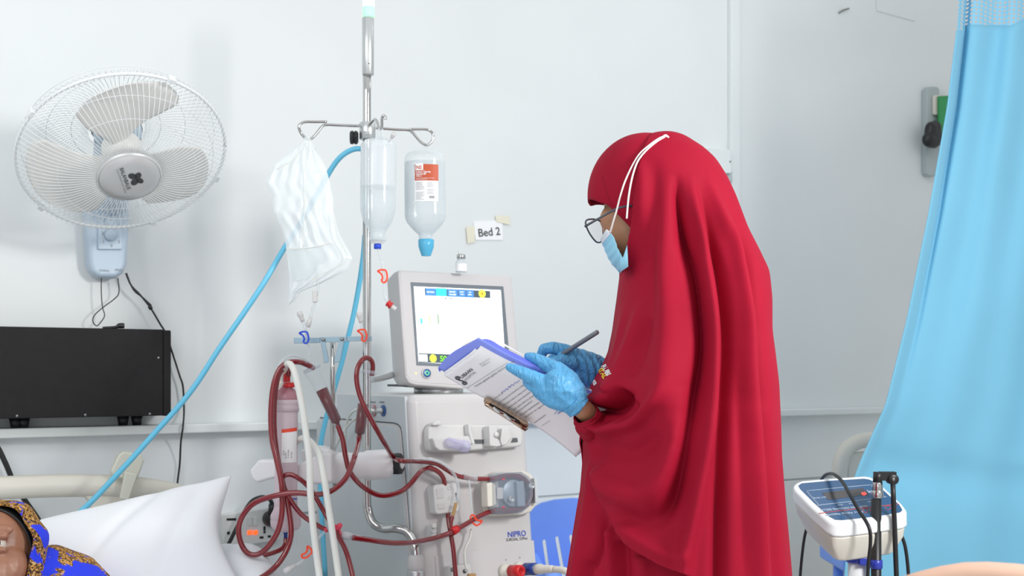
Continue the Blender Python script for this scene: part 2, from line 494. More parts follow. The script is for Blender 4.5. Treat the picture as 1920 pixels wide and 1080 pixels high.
def glove_wrinkles():
    nt = M['glove'].node_tree; b = nt.nodes['Principled BSDF']
    tc = nt.nodes.new('ShaderNodeTexCoord'); mp = nt.nodes.new('ShaderNodeMapping')
    mp.inputs['Rotation'].default_value = (0, math.radians(35), 0); mp.inputs['Scale'].default_value = (2.2, 1, 0.8)
    n = nt.nodes.new('ShaderNodeTexNoise'); n.inputs['Scale'].default_value = 48; n.inputs['Detail'].default_value = 3; n.inputs['Distortion'].default_value = 1.2
    nt.links.new(tc.outputs['Object'], mp.inputs[0]); nt.links.new(mp.outputs[0], n.inputs['Vector'])
    bp = nt.nodes.new('ShaderNodeBump'); bp.inputs['Strength'].default_value = 0.9; bp.inputs['Distance'].default_value = 0.007
    nt.links.new(n.outputs['Fac'], bp.inputs['Height']); nt.links.new(bp.outputs['Normal'], b.inputs['Normal'])
glove_wrinkles()

# ---------------------------------------------------------------- the setting
def wallbox(name, u0, u1, z0, z1, w0, w1, m, bev=0.0):
    mb = MB()
    c = WALL.o + U * ((u0 + u1) / 2) + N * ((w0 + w1) / 2); c.z = (z0 + z1) / 2
    mb.box(c, (u1 - u0, w1 - w0, z1 - z0), (U, N, Z))
    return obj(name, mb, m, None, bev)
struct(wallbox('wall_back', -2.6, 4.6, 0.0, 3.0, -0.12, 0.0, M['wall']), 'white painted wall behind the machine and the woman', 'wall')
fl = MB(); fl.box((0.6, 2.4, -0.05), (8, 8, 0.1)); struct(obj('floor', fl, M['floor']), 'grey floor', 'floor')
struct(wallbox('trim_1', -2.6, 4.6, 0.973, 0.999, 0.0, 0.075, M['trim'], 0.004), 'white ledge running along the wall at hip height', 'trim')
struct(wallbox('trim_2', -2.6, 4.6, 0.715, 0.9725, 0.0, 0.012, M['dado'], 0.003), 'pale grey wall panel below the ledge', 'trim')
struct(wallbox('trim_3', -2.6, 4.6, 0.10, 0.708, 0.0, 0.012, M['dado'], 0.003), 'lower pale grey wall panel', 'trim')
struct(wallbox('baseboard_back', -2.6, 4.6, 0.0, 0.098, 0.0, 0.016, M['trim'], 0.003), 'white skirting along the wall', 'baseboard')
a = WALL.hit(1364, 300); b = WALL.hit(1381, 300)
struct(wallbox('trim_4', WALL.uv(a)[0], WALL.uv(b)[0], 0.999, 3.0, 0.0, 0.022, M['trim'], 0.004), 'white upright trim strip on the wall beside the woman', 'trim')

# paper sheet, nail and stains on the wall
mb = MB(); plate(mb, WALL, [(1644, -60), (1722, -48), (1717, 40), (1644, 20)], 0.004, 0.003)
tag(obj('paper_sheet', mb, M['wall'], None), 'blank white sheet stuck on the wall beside the curtain top', 'paper')
mb = MB(); mb.tube([WALL.hit(1573, 24, 0.004), WALL.hit(1582, 19, 0.01), WALL.hit(1592, 16, 0.02)], 0.004, 8)
tag(obj('wall_nail', mb, M['screw']), 'bent nail sticking out high on the bare wall', 'nail')
t = thing('junction_box', 'small white box on the upright trim behind the headscarf', 'junction box', WALL.hit(1355, 303))
mb = MB(); plate(mb, WALL, [(1332, 277), (1371, 281), (1372, 325), (1332, 324)], 0.05, 0.05); obj('case', mb, M['trim'], t, 0.004)
mb = MB(); mb.lathe(WALL.hit(1369, 303, 0.05), N, [(0.004, 0), (0.003, 0.003)], 10); obj('screw', mb, M['screw'], t)
mb = MB(); mb.lathe(WALL.hit(1367, 327, 0.03), -Z, [(0.012, -0.01), (0.012, 0.03), (0.008, 0.035)], 12); obj('cable_gland', mb, M['greyobj'], t)
# things hanging by the curtain edge
t = thing('wall_clip_rack', 'grey clip rail on the wall, half hidden by the curtain edge', 'rack', WALL.hit(1748, 230))
mb = MB(); plate(mb, WALL, rrect(1738, 162, 1762, 330, 8), 0.03, 0.03); obj('rail', mb, M['greyobj'], t, 0.005)
mb = MB(); plate(mb, WALL, rrect(1752, 178, 1768, 215, 3), 0.045, 0.014); obj('hook', mb, M['mcream'], t, 0.003)
mb = MB(); plate(mb, WALL, [(1762, 180), (1800, 178), (1795, 262), (1762, 262)], 0.06, 0.012)
tag(obj('green_card', mb, M['greenobj'], None, 0.002), 'green card hanging on the grey clip rail by the curtain', 'card')
mb = MB()
for k in range(9):
    c = WALL.hit(1748 + rng.uniform(-7, 9), 250 + rng.uniform(-18, 18), 0.07); mb.ball(c, (0.03, 0.025, 0.034), seg=10, rings=6)
blackbag = blend('dark_bundle', mb, M['black'], None, 0.006, 3); tag(blackbag, 'small dark bundle hanging below the green card', 'bundle')

# "Bed 2" sign
t = thing('bed_sign', 'small white sign reading Bed 2 taped to the wall', 'sign', WALL.hit(915, 434))
mb = MB(); plate(mb, WALL, [(888, 416), (942, 413), (943, 450), (892, 450)], 0.004, 0.003); obj('card', mb, M['label'], t)
mb = MB()
o = WALL.hit(897, 444, 0.0052); sz = 0.045
e = (WALL.hit(929, 441, 0.0052) - o).normalized(); up = N.cross(e) * -1
up = Vector((0, 0, 1)) - e * e.z
mb.text('Bed 2', sz * 0.86, lambda x, y: o + e * x + up * y, bold=0.012); obj('lettering', mb, M['ink'], t)
mb = MB(); plate(mb, WALL, [(874, 426), (890, 424), (891, 454), (877, 457)], 0.0062, 0.0012); obj('tape', mb, M['tape'], t)
mb = MB(); plate(mb, WALL, [(929, 404), (955, 405), (957, 422), (931, 416)], 0.0062, 0.0012); obj('tape', mb, M['tape'], t)

# ---------------------------------------------------------------- wall fan
def build_fan():
    C0 = P(232, 291, 2.93)                       # centre of the rim
    v = (Vector((0, 0, EYE)) - C0).normalized()
    rgt = Vector((0, 1, 0)).cross(Z); upv = Z
    side = (Vector((1, 0, 0)) - v * v.x).normalized(); upc = side.cross(v) * -1
    if upc.z < 0: upc = -upc
    ph = math.radians(43)
    img = (side * 0.2 - upc * 0.98).normalized()
    ax = (v * math.cos(ph) + img * math.sin(ph)).normalized()
    e1 = (side - ax * side.dot(ax)).normalized(); e2 = ax.cross(e1).normalized()
    if e2.z < 0: e2 = -e2
    R = 0.252
    def at(r, a, h): return C0 + e1 * (r * math.cos(a)) + e2 * (r * math.sin(a)) + ax * h
    t = thing('wall_fan', 'white three-bladed wall fan with wire cage over the black box', 'fan', WALL.hit(205, 470))
    # bracket on the wall
    body = [(160, 350), (243, 350), (243, 420), (239, 495), (232, 512), (218, 521), (188, 521), (174, 512), (167, 495), (162, 420)]
    mb = MB(); plate(mb, WALL, body, 0.06, 0.06); br = obj('wall_bracket', mb, M['fanblue'], t, 0.014, 4)
    mb = MB(); plate(mb, WALL, rrect(184, 400, 230, 468, 3), 0.068, 0.01); obj('control_panel', mb, M['fanblue'], br, 0.003)
    for cy in (418, 441):
        mb = MB(); mb.lathe(WALL.hit(207, cy, 0.066), N, [(0.017, 0), (0.017, 0.012), (0.013, 0.016), (0.0, 0.016)], 24); obj('speed_knob', mb, M['fanblue'], br)
    mb = MB()
    def wl(px, py, off):
        o = WALL.hit(px, py, off); return lambda x, y: o + U * x + Z * y
    for s, px, py, sz in (('SWING', 186, 509, 0.0085), ('SPEED', 215, 508, 0.0085)):
        mb.text(s, sz, wl(px, py, 0.0608))
    for s, px, py in (('0', 206, 420), ('1', 192, 456), ('0', 207, 463), ('3', 221, 456), ('2', 190, 440), ('1', 221, 425)):
        mb.text(s, 0.012, wl(px, py, 0.0687))
    obj('lettering', mb, M['inkgrey'], br)
    # neck and motor
    mb = MB(); mb.tube([WALL.hit(205, 385, 0.03), WALL.hit(205, 350, 0.1), C0 - ax * 0.17], [0.05, 0.045, 0.04], 16); obj('neck', mb, M['fanblue'], t)
    mb = MB(); mb.lathe(C0 - ax * 0.20, ax, [(0.03, 0.03), (0.052, 0.04), (0.06, 0.06), (0.06, 0.12), (0.05, 0.14)], 28); mo = obj('motor_housing', mb, M['fanblue'], t)
    mb = MB()
    for k in range(14):
        a = 2 * math.pi * k / 14
        mb.box(at(0.0595, a, -0.11), (0.006, 0.004, 0.06), (e1 * math.cos(a) + e2 * math.sin(a), (e2 * math.cos(a) - e1 * math.sin(a)), ax))
    obj('vent', mb, M['shadowgap'], mo)
    # blades
    hubh = -0.005
    for k, a0 in enumerate((86, 206, 326)):
        rows = []
        for i in range(17):
            s = i / 16
            r = 0.045 + s * 0.188
            w = math.radians(interp(s, [0, .25, .5, .75, .92, 1], [24, 33, 40, 41, 33, 17]))
            off = math.radians(a0 + interp(s, [0, .4, .8, 1], [9, 5, -3, -9]))
            row = []
            for j in range(15):
                q = -1 + 2 * j / 14
                row.append(at(r * (1 - 0.03 * q * q * (s > .8)), off + w * q, hubh + 0.020 * q * (0.5 + 0.5 * s) + 0.008 * (1 - q * q)))
            rows.append(row)
        mb = MB(); mb.grid(rows); obj('blade', mb, M['fanwhite'], t, solid=0.0025, sub=1)
    mb = MB(); mb.lathe(C0, ax, [(0.046, -0.04), (0.05, -0.03), (0.05, 0.012), (0.035, 0.02), (0.001, 0.021)], 28); obj('hub', mb, M['fanwhite'], t)
    # cage
    front = MB(); nW = 104
    for k in range(nW):
        a = 2 * math.pi * k / nW
        pts = []
        for i in range(9):
            s = i / 8
            r = 0.076 + s * (R + 0.003 - 0.076)
            h = 0.074 * (1 - s ** 2.6) + 0.004
            pts.append(at(r, a + 0.10 * s, h))
        pts.append(at(R + 0.004, a + 0.10, -0.012))
        front.tube(pts, 0.00085, 5, 1)
    for r, h in ((0.165, 0.057), (0.215, 0.032)):
        front.tube([at(r, 2 * math.pi * i / 64, h) for i in range(65)], 0.0009, 5, 1)
    obj('front_grille', front, M['wire'], t)
    rear = MB()
    for k in range(nW):
        a = 2 * math.pi * (k + .5) / nW
        pts = [at(R + 0.004, a, 0.012), at(R, a - 0.03, -0.015)]
        for i in range(1, 8):
            s = i / 7
            pts.append(at(R - s * (R - 0.07), a - 0.03 - 0.14 * s, -0.015 - 0.085 * min(1, s * 1.5) ** 0.8))
        rear.tube(pts, 0.0008, 4, 1)
    for r, h in ((0.235, -0.05), (0.17, -0.09), (0.11, -0.1)):
        rear.tube([at(r, 2 * math.pi * i / 64, h) for i in range(65)], 0.0009, 5, 1)
    obj('rear_grille', rear, M['wire'], t)
    mb = MB(); mb.tube([at(R, 2 * math.pi * i / 96, 0.0) for i in range(97)], 0.0042, 8, 1); rim = obj('rim', mb, M['wire'], t)
    for a in (62, 142, 215, 285, 335):
        mb = MB(); q = math.radians(a)
        mb.box(at(R + 0.004, q, 0), (0.012, 0.018, 0.018), (e1 * math.cos(q) + e2 * math.sin(q), e2 * math.cos(q) - e1 * math.sin(q), ax)); obj('rim_clip', mb, M['wire'], rim, 0.002)
    mb = MB(); mb.lathe(C0, ax, [(0.077, 0.066), (0.079, 0.072), (0.078, 0.080), (0.074, 0.083)], 48, caps=False)
    mb.lathe(C0, ax, [(0.074, 0.081), (0.070, 0.085), (0.05, 0.0885), (0.025, 0.090), (0.0001, 0.0905)], 48, caps=False)
    bd = obj('badge', mb, M['fangrey'], t)
    # lettering of the badge, reading down the cap
    q = math.radians(-78)
    d1 = (e1 * math.cos(q) + e2 * math.sin(q)); d2 = ax.cross(d1)
    def bp(ox, oy):
        return lambda x, y: C0 + d1 * (ox + x) * .87 + d2 * (oy + y) * .87 + ax * (0.0912)
    mb = MB(); mb.text('BALANBALIS', 0.0155, bp(-0.054, -0.017), bold=0.004)
    for (x, y, rx, ry, an) in ((-0.013, 0.009, 0.013, 0.010, 35), (-0.010, 0.024, 0.012, 0.0085, -25), (0.010, 0.009, 0.013, 0.010, -35), (0.010, 0.024, 0.012, 0.0085, 25)):
        ca, sa = math.cos(math.radians(an)), math.sin(math.radians(an))
        pl = bp(x, y)
        ring = [pl(rx * math.cos(w) * ca - ry * math.sin(w) * sa, rx * math.cos(w) * sa + ry * math.sin(w) * ca) for w in [2 * math.pi * i / 20 for i in range(20)]]
        mb.add(ring, [tuple(range(20))], False)
    obj('lettering', mb, M['ink'], bd)
    mb = MB(); mb.text('YOUR COMFORT OUR MISSION', 0.0068, bp(-0.053, -0.0265)); obj('tagline', mb, M['inkgrey'], bd)
    # pull cords
    mb = MB(); mb.tube([WALL.hit(x, y, 0.045) for x, y in ((190, 521), (190, 550), (192, 575), (196, 592), (188, 605), (181, 611), (174, 602), (178, 590), (195, 575), (215, 560), (223, 548), (221, 521))], 0.0016, 6)
    obj('pull_cord', mb, M['black'], t)
    return t
build_fan()
mb = MB(); mb.tube([WALL.hit(x, y, 0.05) for x, y in ((236, 512), (246, 535), (262, 552), (282, 577), (300, 607), (309, 622))] + [WALL.hit(x, y, 0.03) for x, y in ((321, 655), (337, 705), (343, 725), (345, 770))] + [WALL.hit(343, 800, 0.09), WALL.hit(339, 830, 0.06), WALL.hit(337, 870, 0.03), WALL.hit(333, 902, 0.03), WALL.hit(330, 940, 0.03)], 0.0028, 8)
c = obj('power_cable', mb, M['black']); tag(c, 'thin black cable running from the fan down past the black box', 'cable')
mb = MB(); mb.tube([WALL.hit(x, y, 0.05) for x, y in ((237, 512), (250, 543), (268, 558), (284, 573))], 0.0022, 8); obj('second_strand', mb, M['black'], c)
mb = MB(); mb.lathe(WALL.hit(280, 574, 0.05), WALL.hit(286, 583, 0.05) - WALL.hit(280, 574, 0.05), [(0.006, 0), (0.006, 0.01)], 8); obj('cable_tie', mb, M['black'], c)

# ---------------------------------------------------------------- black box on the ledge
t = thing('equipment_box', 'black steel equipment box standing on the wall ledge below the fan', 'box', WALL.hit(160, 795, 0.06))
u1 = WALL.uv(WALL.hit(321, 700, 0.14))[0]
zt, zb = WALL.hit(320, 618, 0.14).z, WALL.hit(320, 779, 0.14).z
def wbx(mb, ua, ub, za, zc, wa, wb):
    c = WALL.o + U * ((ua + ub) / 2) + N * ((wa + wb) / 2); c.z = (za + zc) / 2
    mb.box(c, (ub - ua, wb - wa, zc - za), (U, N, Z)); return mb
obj('case', wbx(MB(), -1.30, u1 - 0.022, zb, zt, 0.008, 0.14), M['blackcase'], t, 0.003)
obj('end_panel', wbx(MB(), u1 - 0.0215, u1, zb - 0.001, zt - 0.002, 0.012, 0.14), M['blackcase'], t, 0.003)
for px in (30, 45, 232, 258):
    u = WALL.uv(WALL.hit(px, 790, 0.06))[0]
    mb = MB(); o = WALL.at(u, 0, 0.052); o.z = 0.999; mb.lathe(o, Z, [(0.012, 0), (0.017, zb - 0.999)], 16); obj('foot', mb, M['black'], t)
for px, py in ((297, 671), (160, 778), (281, 776), (32, 780)):
    mb = MB(); mb.lathe(WALL.hit(px, py, 0.14), N, [(0.0038, 0), (0.0038, 0.001), (0.002, 0.0022)], 12); obj('screw', mb, M['screw'], t)
mb = MB(); q = WALL.hit(224, 611, 0.09); mb.tube([q - U * 0.045 - Z * 0.006, q - U * 0.012 - Z * 0.004, q, q + U * 0.012 + Z * 0.0005], [0.003, 0.004, 0.008, 0.008], 10)
tag(obj('cable_plug', mb, M['black']), 'short black plug lying on top of the black box', 'plug')

# thick black cable by the bed, sockets
mb = MB(); mb.tube([WALL.hit(x, y, 0.05) for x, y in ((-60, 760), (-10, 830), (10, 868), (24, 900), (48, 940), (74, 978), (100, 1030))], 0.0075, 10)
tag(obj('thick_cable', mb, M['black']), 'thick black cable hanging behind the cream headboard', 'cable')
SOCK = Plane(WALL.o, N, U)
t = thing('power_socket', 'white double wall socket with two glowing orange switches', 'socket', WALL.hit(470, 990))
mb = MB(); plate(mb, WALL, [(416, 965), (520, 950), (526, 1013), (420, 1030)], 0.04, 0.028); obj('face_plate', mb, M['outlet'], t, 0.004)
for x in (464, 474):
    mb = MB(); plate(mb, WALL, [(x, 970), (x + 8, 969), (x + 9, 985), (x + 1, 986)], 0.044, 0.006); sw = obj('switch', mb, M['outlet'], t, 0.001)
for x in (464.5, 475):
    mb = MB(); plate(mb, WALL, [(x, 996), (x + 8, 994), (x + 8.5, 1002), (x + .5, 1003)], 0.0435, 0.005); obj('switch_light', mb, M['orangeglow'], t, 0.001)
for (x, y, w, h) in ((494, 987, 4, 8), (494, 996, 4, 4), (487, 1006, 7, 4), (502, 1004, 6, 4), (425, 972, 18, 4), (426, 997, 5, 5)):
    mb = MB(); plate(mb, WALL, [(x, y), (x + w, y - .5), (x + w, y + h), (x, y + h)], 0.0412, 0.002); obj('slot', mb, M['black'], t)
t = thing('power_plug', 'black plug with looping cable pushed into the wall socket', 'plug', WALL.hit(505, 970, 0.05))
mb = MB(); mb.lathe(WALL.hit(506, 972, 0.04), N, [(0.024, 0), (0.024, 0.02), (0.018, 0.04), (0.008, 0.045)], 18); mb.tube([WALL.hit(509, 964, 0.07), WALL.hit(511, 945, 0.075)], 0.011, 10); obj('plug_body', mb, M['black'], t)
mb = MB(); mb.tube([WALL.hit(x, y, 0.075) for x, y in ((511, 945), (504, 935), (490, 932), (472, 940), (458, 960), (446, 985), (437, 1003), (425, 1030), (415, 1070))], 0.006, 10); obj('cable', mb, M['black'], t)

# ---------------------------------------------------------------- bed with headboard, remote, pillow
BN = N
t = thing('hospital_bed', 'white hospital bed with cream headboard that the patient lies on', 'bed', (-0.75, 2.6, 0))
HB = Plane(P(180, 930, 3.02), N, U)
# headboard: a bowed rail over a panel with two grip openings
rail = []
for px, py in ((-260, 935), (-150, 922), (0, 915), (100, 911), (190, 911), (260, 915), (320, 923), (350, 933), (372, 955), (384, 1000), (390, 1100)):
    rail.append(HB.hit(px, py, 0.0))
mb = MB(); mb.tube(rail, [.028, .028, .029, .029, .029, .029, .027, .026, .026, .026, .026], 16); hb = obj('headboard_rail', mb, M['bedcream'], t)
mb = MB(); plate(mb, HB, [(170, 915), (255, 915), (250, 930), (244, 945), (245, 1010), (380, 1010), (384, 1200), (-150, 1230), (-150, 1020), (165, 1010), (172, 960), (170, 945), (163, 935), (158, 932)], 0.014, 0.028); obj('headboard_panel', mb, M['bedcream'], t, 0.008)
ang = math.atan2(BN.y, BN.x)
hc = (HB.hit(170, 1000, 0)); hc.z = 0
def bedp(l, w, z): return hc + BN * l + U * w + Z * z
mb = MB(); mb.box(bedp(1.02, 0.0, 0.525), (1.96, 0.86, 0.15), (BN, U, Z)); obj('mattress', mb, M['sheet'], t, 0.045, 5)
mb = MB(); mb.box(bedp(1.02, 0.0, 0.42), (1.98, 0.84, 0.06), (BN, U, Z)); obj('bed_frame', mb, M['bedcream'], t, 0.01)
for l, w in ((0.12, -.36), (0.12, .36), (1.9, -.36), (1.9, .36)):
    mb = MB(); mb.tube([bedp(l, w, 0.0), bedp(l, w, 0.40)], 0.025, 12, 1); obj('leg', mb, M['bedcream'], t)
# sheet bunched at the mattress corner beside the socket
def puff(name, c4, thick, m, parent=None, n=36, seed=3, wr=0.012, label=None, pw=0.42, back=0.35):
    """stuffed cushion between four corner points (TL, TR, BR, BL)"""
    g = np.random.default_rng(seed)
    tl, tr, br_, bl = [Vector(c) for c in c4]
    nn = (tr - tl).cross(bl - tl).normalized()
    if nn.y > 0: nn = -nn
    waves = [(g.uniform(-9, 9), g.uniform(-9, 9), g.uniform(0, 6)) for _ in range(9)]
    def surf(sgn):
        rows = []
        for i in range(n + 1):
            s = i / n; row = []
            for j in range(n + 1):
                q = j / n
                p = (tl * (1 - q) + tr * q) * (1 - s) + (bl * (1 - q) + br_ * q) * s
                cen = (tl + tr + bl + br_) / 4
                ex = math.sin(math.pi * s) ; ey = math.sin(math.pi * q)
                pull = 0.62 * (ex * (abs(2 * q - 1) ** 4) + ey * (abs(2 * s - 1) ** 4) * .45) * 0.35
                p = p + (cen - p) * pull
                h = (max(ex, 0) * max(ey, 0)) ** pw
                w = sum(math.sin(a * q + b * s + c) for a, b, c in waves) / 9
                fold = math.exp(-((q - 0.78 + 0.35 * (s - 0.3)) / 0.05) ** 2) + math.exp(-((q - 0.5 + 0.6 * (s - 0.3)) / 0.04) ** 2) * .7
                p = p + nn * sgn * (thick * h * (1 if sgn > 0 else back) + wr * h * (w - 0.8 * fold * (sgn > 0)))
                row.append(p)
            rows.append(row)
        return rows
    mb = MB(); f = surf(1); k = surf(-1)
    for i in range(n + 1):
        for j in range(n + 1):
            if i in (0, n) or j in (0, n): k[i][j] = f[i][j].copy()
    mb.grid(f); mb.grid([list(reversed(r)) for r in k])
    o = obj(name, mb, m, parent, sub=1)
    bm = bmesh.new(); bm.from_mesh(o.data); bmesh.ops.remove_doubles(bm, verts=bm.verts, dist=1e-5); bm.to_mesh(o.data); bm.free()
    return o
mb = MB()
for px, py, d_, rx, rz in ((425, 1085, 2.80, .075, .085), (455, 1075, 2.76, .07, .072), (482, 1105, 2.72, .06, .07), (400, 1110, 2.74, .08, .08), (500, 1130, 2.68, .06, .06)):
    mb.ball(P(px, py, d_), (rx, .09, rz))
blend('bunched_sheet', mb, M['sheet'], t, 0.007, 14)
pil = puff('pillow', [P(30, 985, 2.62), P(438, 888, 2.78), P(470, 1120, 2.62), P(40, 1175, 2.48)], 0.085, M['sheet'], None, 44, 5, 0.02)
tag(pil, 'large white pillow propped against the cream headboard', 'pillow')
t = thing('bed_remote', 'cream bed remote clipped over the headboard rail', 'remote', HB.hit(240, 880, 0.03))
mb = MB(); plate(mb, HB, [(232, 846), (264, 852), (272, 862), (258, 900), (252, 905), (212, 893), (208, 884), (222, 853)], 0.052, 0.02); obj('body', mb, M['remote'], t, 0.006, 4)
mb = MB(); plate(mb, HB, [(235, 884), (259, 889), (243, 936), (240, 939), (226, 936), (225, 931)], 0.064, 0.01); obj('clip', mb, M['remote'], t, 0.004)

# ---------------------------------------------------------------- far bed end, stool and curtain
FB = Plane(P(1600, 880, 4.3), N, U)
t = thing('far_bed_headboard', 'cream headboard of another bed peeping out behind the curtain', 'headboard', (1.3, 4.3, 0))
mb = MB(); mb.tube([FB.hit(x, y) for x, y in ((1576, 1080), (1576, 960), (1574, 890), (1582, 850), (1606, 830), (1650, 823), (1800, 815))], 0.028, 14); obj('rail', mb, M['bedcream'], t)
mb = MB(); plate(mb, FB, [(1590, 850), (1800, 830), (1800, 1300), (1590, 1330)], 0.012, 0.024); obj('panel', mb, M['bedcream'], t, 0.006)
mb = MB(); q = FB.hit(1576, 1080); mb.tube([Vector((q.x, q.y, 0)), q + Z * 0.02], 0.026, 12, 1); obj('leg', mb, M['bedcream'], t)
t = thing('plastic_stool', 'low blue plastic stool behind the body scale', 'stool', (1.2, 3.9, 0))
sc = P(1622, 1035, 3.75)
mb = MB(); mb.box(Vector((sc.x + 0.08, sc.y + 0.15, sc.z - 0.03)), (0.30, 0.30, 0.075)); obj('seat', mb, M['chair'], t, 0.015)
for sx in (-1, 1):
    for sy in (-1, 1):
        mb = MB(); mb.tube([Vector((sc.x + 0.08 + sx * .09, sc.y + 0.15 + sy * .12, sc.z - 0.05)), Vector((sc.x + 0.08 + sx * .09, sc.y + 0.15 + sy * .13, 0))], 0.018, 10, 1); obj('leg', mb, M['chair'], t)

def build_curtain():
    t = thing('privacy_curtain', 'pale blue privacy curtain with a net band along its top', 'curtain', P(1800, 1000, 3.3))
    D = 3.25
    ys = [-140, 0, 60, 200, 400, 600, 760, 860, 900, 1000, 1080, 1300, 1700]
    xl = [1812, 1797, 1793, 1776, 1741, 1700, 1660, 1615, 1600, 1590, 1583, 1570, 1560]
    xr = [2110] * len(ys)
    def pt(py, s, hem=0):
        L = interp(py, ys, xl); Rr = 2130
        px = L + (Rr - L) * s
        g = s * 13.0
        am = 0.030 * (0.55 + 0.45 * math.cos(g * 0.6 + 1))
        if py > 860: am *= 0.7
        dy = am * math.sin(g + 0.0009 * py) + 0.018 * math.sin(2.3 * g + 1.3 + .002 * py) * interp(py, [0, 500, 1000], [1, .6, .3])
        dy += 0.02 * math.exp(-((py - 870 - 60 * s) / 35) ** 2) * (s > .02) - 0.05 * math.exp(-(s / 0.03) ** 2) + 0.030 * math.exp(-((s - .05) / .014) ** 2) * interp(py, [0, 450, 800], [1, .7, 0])
        dy += 0.01 * math.sin(py * 0.012 + 5 * s) * math.sin(3 * s + py * 0.004)
        return P(px, py, D + dy + 0.25 * s)
    def hemy(s): return interp(s, [0, .035, .05, .30, .36, .42, 1], [58, 57, 46, 48, 38, 26, 18])
    cols = [i / 150 for i in range(151)]
    rows = []
    for k in range(121):
        q = k / 120
        rows.append([pt(hemy(s) + (1700 - hemy(s)) * q, s) for s in cols])
    mb = MB(); mb.grid(rows); obj('curtain_panel', mb, M['curtain'], t, solid=0.002)
    rows = []
    for k in range(25):
        q = k / 24
        rows.append([pt(-140 + (hemy(s) + 140) * q, s) for s in cols])
    mb = MB(); mb.grid(rows)
    o = obj('net_band', mb, M['net'], t)
    uvl = o.data.uv_layers.new(name='UVMap'); n = len(cols)
    for poly in o.data.polygons:
        for li in poly.loop_indices:
            vi = o.data.loops[li].vertex_index
            i, j = divmod(vi, n); co = o.data.vertices[vi].co
            uvl.data[li].uv = (j / (n - 1) * 38, co.z / 0.0115)
build_curtain()

# peach bed end in the near corner
PB = Plane(P(1850, 1075, 1.25), (-0.25, -1, 0), (1, -0.25, 0))
mb = MB(); plate(mb, PB, [(1690, 1092), (1730, 1080), (1770, 1070), (1815, 1063), (1860, 1062), (1920, 1066), (1990, 1076), (2060, 1100), (2090, 1150), (2100, 2750), (1660, 2750), (1660, 1115)], 0.0, 0.05)
tag(obj('bed_footboard', mb, M['peach'], None, 0.018, 4), 'rounded peach bed end blurred in the near bottom corner', 'bed end')

# ---------------------------------------------------------------- blue plastic chair behind the machine
t = thing('plastic_chair', 'blue moulded plastic chair with slotted back behind the machine', 'chair', (0.25, 3.75, 0))
CB = Plane(P(1070, 1000, 3.62), (0.1, -1, -0.12), (1, 0.1, 0))
def chair_back():
    outl = [(968, 1130), (972, 1060), (985, 985), (997, 953), (1015, 943), (1040, 937), (1072, 934), (1110, 935), (1150, 940), (1172, 950), (1182, 985), (1190, 1060), (1194, 1130)]
    slots = []
    for x, y0, dx in ((1020, 1013, 16), (1044, 1007, 22), (1070, 1004, 24), (1096, 1002, 20), (1122, 1003, 14), (1146, 1006, 8)):
        slots.append((x, y0, x + dx * .75, 1100))
    bm = bmesh.new()
    vs = [bm.verts.new(CB.hit(x, y)) for x, y in outl]
    ed = [bm.edges.new((vs[i], vs[(i + 1) % len(vs)])) for i in range(len(vs))]
    for (x0, y0, x1, y1) in slots:
        w = 3.2
        pts = [(x0 - w, y0 + 2), (x0 - w * .6, y0 - 2), (x0 + w * .6, y0 - 2), (x0 + w, y0 + 2), (x1 + w, y1), (x1 - w, y1)]
        sv = [bm.verts.new(CB.hit(x, y)) for x, y in pts]
        ed += [bm.edges.new((sv[i], sv[(i + 1) % 6])) for i in range(6)]
    bmesh.ops.triangle_fill(bm, use_beauty=True, use_dissolve=False, edges=ed)
    mb = MB(); bm.verts.ensure_lookup_table(); bm.verts.index_update()
    mb.add([v.co.copy() for v in bm.verts], [tuple(v.index for v in f.verts) for f in bm.faces], False); bm.free()
    return mb
obj('backrest', chair_back(), M['chair'], t, solid=0.012)
q = P(1080, 1200, 3.5)
mb = MB(); mb.box(Vector((0.20, 3.42, 0.43)), (0.40, 0.42, 0.02)); obj('seat', mb, M['chair'], t, 0.009)
for s, n0 in ((0.0, 1005), (0.0, 1188)):
    a0 = CB.hit(n0 - 8 if n0 < 1100 else n0, 1042)
    mb = MB(); xx = 0.0 if n0 < 1100 else 0.40
    mb.tube([a0, a0 + Vector((0.03 if n0 < 1100 else 0, -0.12, -0.06)), Vector((a0.x + (0.05 if n0 < 1100 else 0.0), 3.27, 0.57)), Vector((xx, 3.22, 0.42))], [0.022, 0.026, 0.024, 0.02], 12); obj('armrest', mb, M['chair'], t)
for x in (0.02, 0.38):
    for y in (3.24, 3.62):
        mb = MB(); mb.tube([Vector((x, y, 0.43)), Vector((x + (0.02 if x > .1 else -.02), y + (.02 if y > 3.4 else -.02), 0))], 0.02, 10, 1); obj('leg', mb, M['chair'], t)

# ---------------------------------------------------------------- dialysis machine
FL = Vector((-0.262, 3.0, 0.0)); MW = 0.353; MD = 0.45; MT = 1.091; SL = 0.118
FRONT = Plane(FL + Z * MT, N + Z * SL, U)
SIDE = Plane(FL + Z * MT, -U, N)
mach = thing('dialysis_machine', 'white dialysis machine with tilted touch screen monitor and tall pole', 'dialysis machine', FL + U * .17 - N * .2)
def prof(n_, z): return FL + N * n_ + Z * z
mb = MB(); mb.prism([prof(0, MT), prof(-MD, MT), prof(-MD, .12), prof(.10, .12), prof(.10, .30), prof((MT - .42) * SL, .42)], U * MW)
cab = obj('cabinet', mb, M['mwhite'], mach, 0.022, 5)
